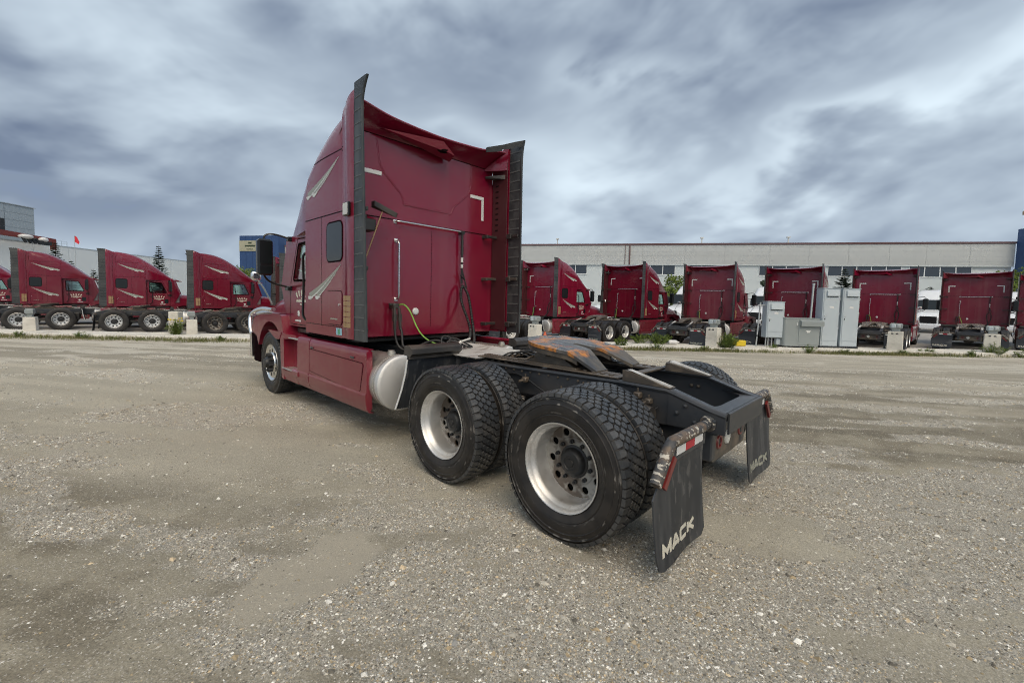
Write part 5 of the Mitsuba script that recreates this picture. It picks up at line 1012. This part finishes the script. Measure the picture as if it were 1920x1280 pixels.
# litter on the slab
k = put('yellow_jug', None, label='bright yellow plastic jug lying on the kerb slab', category='jug')
add(k + '__body', moved(hull([(sx * .20, sy * .13, z) for sx in (-1, 1) for sy in (-1, 1) for z in (.03, .22)] + [(sx * .23, sy * .10, z) for sx in (-1, 1) for sy in (-1, 1) for z in (.06, .19)] + [(sx * .18, sy * .1, z) for sx in (-1, 1) for sy in (-1, 1) for z in (.0, .25)]), (16.62, 3.92, -.13), -.75), 'yellow_plastic', 40)
add(k + '__neck', moved(bar((-.22, 0, .10), (-.33, 0, .09), .04, 10), (16.62, 3.92, -.13), -.75), 'yellow_plastic', 40)
k = put('white_bottle', None, label='white plastic bottle lying on the kerb among weeds', category='bottle')
add(k + '__body', moved(lathe([(-.22, .0001), (-.22, .08), (-.20, .095), (.10, .095), (.17, .05), (.20, .03)], 18), (14.62, 5.98, -.03), -.75), 'white_plastic', 40); add(k + '__cap', moved(lathe([(.20, .035), (.25, .035), (.25, .0001)], 12), (14.62, 5.98, -.03), -.75), 'white_plastic', 40)
k = put('traffic_cone', None, label='small faded orange cone beside the block behind the fifth wheel', category='traffic cone')
add(k + '__cone', moved(lathe([(.03, .16), (.40, .045), (.42, .03), (.42, .0001)], 20, axis='z'), (12.2, 11.2, -.265)), 'orange_plastic', 40); add(k + '__base', moved(box(-.2, .2, -.2, .2, 0, .03, .008), (12.2, 11.2, -.265)), 'orange_plastic', 20)

# ------------------------------------------------------------------ long grey building on the right
A0, DB = np.array([19.19, 67.11]), np.array([.5289, -.8487]); NB = np.array([.8487, .5289]); LB = 88.97
def bb(l0, l1, d0, d1, z0, z1, bev=0.0):
    m = box(l0, l1, d0, d1, z0, z1, bev); v = m.vertices
    m.vertices = np.stack([A0[0] + DB[0] * v[:, 0] + NB[0] * v[:, 1], A0[1] + DB[1] * v[:, 0] + NB[1] * v[:, 1], v[:, 2]], -1); m.invert(); return m
k = put('warehouse', None, label='long low grey panel-clad warehouse behind the parked trucks', category='building')
add(k + '__wall', bb(-.5, LB, .30, 30, -.3, 8.9), 'wall_pale', False)
seams = [-.5, 7.5, 15.5, 23.5, 31.5, 36.0, 41.0, 45.5, 51.0, 56.0, 60.5, 65.4, 69.5, 73.5, 77.5, 81.0, 85.0, LB]
for a, b in zip(seams, seams[1:]): add(k + '__wall_panel', bb(a + .015, b - .015, -.02, .004, 6.42, 8.78), 'wall_panel_grey', False)
add(k + '__panel_backing', bb(-.5, LB, .005, .29, 6.43, 8.77), 'wall_panel_grey', False)
zz = np.arange(6.9, 8.7, .55)
add(k + '__panel_rib', cat([bb(-.5, LB, -.035, -.015, z, z + .05) for z in zz]), 'wall_panel_grey', False, kind='stuff')
for a, b in zip(seams[::2], seams[2::2]): add(k + '__lower_panel', bb(a + .015, b - .015, .12, .30, -.3, 6.36), 'wall_light', False)
add(k + '__roof_edge', bb(-.6, LB + .1, -.10, .4, 8.80, 9.0), 'trim_brown', False)
add(k + '__flashing', bb(-.5, LB, -.06, .12, 6.34, 6.42), 'wall_light', False)
for w0, n in ((41.4, 2), (49.2, 4), (56.6, 2), (64.4, 3), (71.6, 5), (79.6, 4)):
    for i in range(n):
        l = w0 + 1.45 * i; kw = add(k + '__window', bb(l, l + 1.36, .10, .16, 5.22, 6.30), 'window_dark', False)
        add(kw + '__frame', cat(bb(l - .05, l + .0, .06, .14, 5.17, 6.32), bb(l + 1.36, l + 1.41, .06, .14, 5.17, 6.32), bb(l - .05, l + 1.41, .04, .14, 5.12, 5.22)), 'wall_pale', False)
add(k + '__downpipe', cat(bb(49.4, 49.55, -.16, -.04, 6.42, 8.8), bb(48.9, 48.95, -.1, -.02, 6.42, 8.8)), 'trim_brown', False)
for l in (40.2, 58.0, 67.6): add(k + '__roof_vent', cat(bb(l, l + .12, 1, 1.12, 8.9, 9.75), bb(l - .12, l + .24, .9, 1.22, 9.7, 9.85)), 'galvanised', False)
k = put('sign_tower', None, label='blue entrance tower with a cream sign panel behind the truck mirror', category='building')
m = bb(-7.15, -.35, -1.2, 8, -.3, 10.3); add(k + '__wall', m, 'blue_cladding', False)
for i in range(6): add(k + '__cladding_panel', bb(-7.15 + 1.133 * i + .02, -7.15 + 1.133 * (i + 1) - .02, -1.26, -1.19, -.3, 10.28), 'blue_cladding', False)
ks = add(k + '__sign', bb(-7.1, -4.0, -1.36, -1.26, 8.0, 9.55), 'sign_cream', False)
def swl(l, z): q = A0 + DB * l + NB * -1.37; return (q[0], q[1], z)
add(ks + '__emblem', bb(-5.5, -4.9, -1.38, -1.355, 9.1, 9.32), 'sign_dark', False); add(ks + '__lettering', bb(-6.1, -4.3, -1.38, -1.355, 8.66, 8.88), 'sign_dark', False); add(ks + '__lettering', bb(-5.8, -4.7, -1.38, -1.355, 8.22, 8.32), 'sign_dark', False)
k = put('corner_tower', None, label='blue wall of a second tower at the far right edge', category='building')
add(k + '__wall', bb(LB - .05, LB + 9, -1.2, -.2, -.3, 10.25), 'blue_cladding', False); add(k + '__cladding_panel', bb(LB, LB + 1.6, -1.26, -1.19, -.3, 10.24), 'blue_cladding', False)
k = put('light_mast', None, label='thin mast with a lamp head above the far right tower', category='light mast')
add(k + '__pole', bar((71.6, -9.5, -.3), (71.6, -9.5, 12.6), .09, 10), 'galvanised', 40); add(k + '__lamp_head', box(71.3, 71.9, -9.8, -9.2, 12.55, 12.95, .05), 'decal_tan', 20)
# ------------------------------------------------------------------ pale building on the left
A1, D1 = np.array([-9.58, 84.6]), np.array([.7112, .7030]); N1 = np.array([-.7030, .7112])
def b1(l0, l1, d0, d1, z0, z1, bev=0.0):
    m = box(l0, l1, d0, d1, z0, z1, bev); v = m.vertices
    m.vertices = np.stack([A1[0] + D1[0] * v[:, 0] + N1[0] * v[:, 1], A1[1] + D1[1] * v[:, 0] + N1[1] * v[:, 1], v[:, 2]], -1); return m
k = put('pale_warehouse', None, label='pale panelled wall behind the left trucks, running away to the right', category='building')
add(k + '__wall', b1(-25, 52, .1, 30, -.3, 7.9), 'wall_pale', False)
for i in range(16): add(k + '__wall_panel', b1(-25 + 4.8 * i + .03, -25 + 4.8 * (i + 1) - .03, -.02, .1, -.3, 7.95), 'wall_light' if i % 5 == 3 else 'wall_pale', False)
add(k + '__roof_edge', b1(-25, 52, -.08, .3, 7.95, 8.05), 'galvanised', False)
add(k + '__roof_railing', cat([b1(5.6 + .8 * i, 5.63 + .8 * i, .4, .43, 8.0, 8.8) for i in range(5)], b1(5.6, 8.83, .4, .43, 8.77, 8.8), b1(5.6, 8.83, .4, .43, 8.4, 8.43)), 'galvanised', False)
k = put('plant_tower', None, label='grey metal plant room tower on the roof at the far left', category='building')
add(k + '__wall', b1(-6, 5.0, 1.0, 7, 7.9, 12.85), 'tower_glass', False)
for i in range(4): add(k + '__cladding_panel', b1(1.45, 4.98, .94, 1.0, 8.9 + .98 * i, 9.84 + .98 * i), 'tower_glass', False)
for i in range(4): add(k + '__side_panel', b1(-3.4, 1.38, .92, 1.0, 8.9 + .98 * i, 9.84 + .98 * i), 'tower_glass' if i > 1 else 'tower_dark', False)
add(k + '__roof_edge', b1(-6.1, 5.1, .8, 7.1, 12.85, 12.95), 'galvanised', False)
k = put('red_gantry', None, label='long red steel beam with a bent end on the left roof', category='gantry')
add(k + '__beam', hull([tuple(q) for q in np.vstack([b1(-6, -5.9, -1.6, -1.2, 8.5, 9.3).vertices, b1(5.2, 5.3, -1.6, -1.2, 8.25, 8.75).vertices])]), 'red_steel', False)
add(k + '__end_leg', b1(4.9, 5.35, -1.62, -1.18, 7.2, 8.7), 'red_steel', False); add(k + '__support', cat(b1(-5.2, -4.9, -1.5, -1.3, 7.9, 8.8)), 'red_steel', False)
k = put('roof_tank', None, label='white domed roof unit with dark ducts under the red beam', category='roof unit')
add(k + '__dome', cat(moved(trimesh.creation.icosphere(2, .55).apply_scale((1.3, 1.3, .55)), tuple(A1 + D1 * .9 - N1 * 2.3) + (8.5,))), 'white_plastic', True); add(k + '__duct', cat([bar(tuple(A1 + D1 * (.5 + .5 * i) - N1 * 2.3) + (8.4,), tuple(A1 + D1 * (.9 + .6 * i) - N1 * 2.3) + (7.75,), .17, 8) for i in range(4)]), 'tower_dark', 40)
k = put('roof_tank', None, label='smaller white domed roof unit right of the ducts', category='roof unit')
add(k + '__dome', moved(trimesh.creation.icosphere(2, .42).apply_scale((1.2, 1.2, .8)), tuple(A1 + D1 * 3.4 - N1 * 1.9) + (8.4,)), 'white_plastic', True); add(k + '__base', b1(2.9, 4.2, -2.2, -1.7, 7.7, 8.2), 'tower_dark', False)
k = put('feather_flag', None, label='small red flag on a thin pole above the left trucks', category='flag')
add(k + '__pole', bar((-2.95, 70.4, -.3), (-2.95, 70.4, 8.0), .03, 6), 'galvanised', 40)
add(k + '__cloth', hull([(-2.95, 70.42, 8.0), (-2.98, 70.43, 7.3), (-2.62, 70.15, 7.0), (-2.55, 70.1, 7.25), (-2.75, 70.25, 7.85), (-2.95, 70.46, 7.5)]), 'flag_red', 40)

# ------------------------------------------------------------------ trees
def spruce(x, y, h, r, seed, lab, group='young spruces by the left wall', mat='needles'):
    g = np.random.default_rng(seed); V, F = [], []; S = [tube([(0, 0, 0), (0, 0, h * .5), (0, 0, h * .98)], [.045 * h / 3, .03 * h / 3, .008], 7)]
    tiers = int(h * 5)
    for i in range(tiers):
        f = i / tiers; z = h * (.10 + .88 * f); L0 = r * (1 - f) ** .85 + .06; nb = int(6 + 5 * (1 - f))
        for j in range(nb):
            a = 2 * PI * (j + g.random() * .8) / nb + i; L = L0 * (.65 + .45 * g.random()); dr_ = -.12 + .30 * f + .12 * g.normal()
            d = np.array([math.cos(a), math.sin(a), dr_]); side = np.array([-math.sin(a), math.cos(a), 0])
            S.append(tube([(0, 0, z), tuple(np.array([0, 0, z]) + d * L * .9)], [.010, .004], 4))
            ns = max(6, int(L * 36))
            for q in range(ns):
                t = .12 + .88 * q / ns; b = np.array([0, 0, z]) + d * L * t + np.array([0, 0, .10 * L * t * t]); w = (.26 + .14 * g.random()) * (1.15 - t) * min(1, L) + .06
                for sg in (-1, 1):
                    tip = b + side * sg * w * (.6 + .5 * g.random()) + d * .10 + np.array([0, 0, -.10 * g.random() + .04]); o = 3 * len(V)
                    V.append([b - d * .035, b + d * .05 + np.array([0, 0, .02]), tip]); F.append([o, o + 1, o + 2])
    k = put('spruce_tree', None, label=lab, category='tree', group=group); z0 = -.28
    add(k + '__crown', moved(trimesh.Trimesh(np.array(V).reshape(-1, 3), F, process=False), (x, y, z0)), mat, False); add(k + '__trunk', moved(cat(S), (x, y, z0)), 'bark', True)
spruce(-4.29, 54.4, 6.3, 1.35, 1, 'spruce standing under the end of the red beam')
spruce(2.12, 47.8, 6.2, 1.25, 2, 'tallest slender spruce, between the second and third left trucks')
spruce(.89, 54.8, 5.5, .9, 3, 'small spruce top just left of the tallest slender spruce')
spruce(-3.34, 56.2, 4.8, .9, 4, 'small spruce tip right of the red beam end')
spruce(-1.9, 54.6, 4.0, .8, 5, 'low spruce tip beside the second left truck')
spruce(47.2, 3.76, 5.7, 2.0, 6, 'broad blue-green spruce behind the tall cabinet', group=None)
spruce(55.5, -2.1, 4.3, 1.4, 7, 'small spruce above the white truck in the rightmost gap', group=None)
def bush(x, y, h, r, seed, lab, n=1600, mat='leaves'):
    g = np.random.default_rng(seed); S = [tube([(0, 0, 0), (.03, 0, h * .5), (0, .05, h * .8)], [.07, .05, .02], 7)]
    cl = [(np.array([g.normal() * .42 * r, g.normal() * .42 * r, h * (.35 + .55 * g.random())]), r * (.3 + .25 * g.random())) for _ in range(16)]
    for c, _ in cl: S.append(tube([(0, 0, h * .2), tuple(c * [.5, .5, .8]), tuple(c)], [.03, .02, .01], 5))
    ci = g.integers(16, size=n); dv = g.normal(size=(n, 3)); dv /= np.linalg.norm(dv, axis=1, keepdims=True); dv *= g.random((n, 1)) ** .4
    b = np.array([cl[i][0] for i in ci]) + dv * np.array([cl[i][1] for i in ci])[:, None]
    u1 = g.normal(size=(n, 3)); u1 /= np.linalg.norm(u1, axis=1, keepdims=True); u2 = np.cross(u1, g.normal(size=(n, 3))); u2 /= np.linalg.norm(u2, axis=1, keepdims=True); s = .09 + .07 * g.random((n, 1))
    V = np.stack([b - u1 * s, b + u2 * s * .5, b + u1 * s, b - u2 * s * .5], 1); F = np.array([[0, 1, 2], [0, 2, 3]])
    k = put('leafy_tree', None, label=lab, category='tree'); z0 = -.28
    add(k + '__crown', moved(trimesh.Trimesh(V.reshape(-1, 3), (F[None] + 4 * np.arange(n)[:, None, None]).reshape(-1, 3), process=False), (x, y, z0)), mat, False); add(k + '__trunk', moved(cat(S), (x, y, z0)), 'bark', True)
bush(38.1, 16.0, 5.0, 1.7, 11, 'round green tree top above the white truck roof', n=2600)
bush(46.7, 10.0, 4.9, 1.1, 12, 'sparse dark bush top left of the truck behind the cabinets', n=700, mat='needles')
bush(61.4, -8.1, 6.2, 1.6, 13, 'green tree in the last gap at the far right', n=1800)
bush(13.5, 66.0, 5.6, 1.6, 14, 'green tree top behind the third left truck', n=1200)
bush(9.3, 60.5, 4.6, 1.5, 15, 'bare-looking shrub at the extender of the third left truck', n=700, mat='needles')
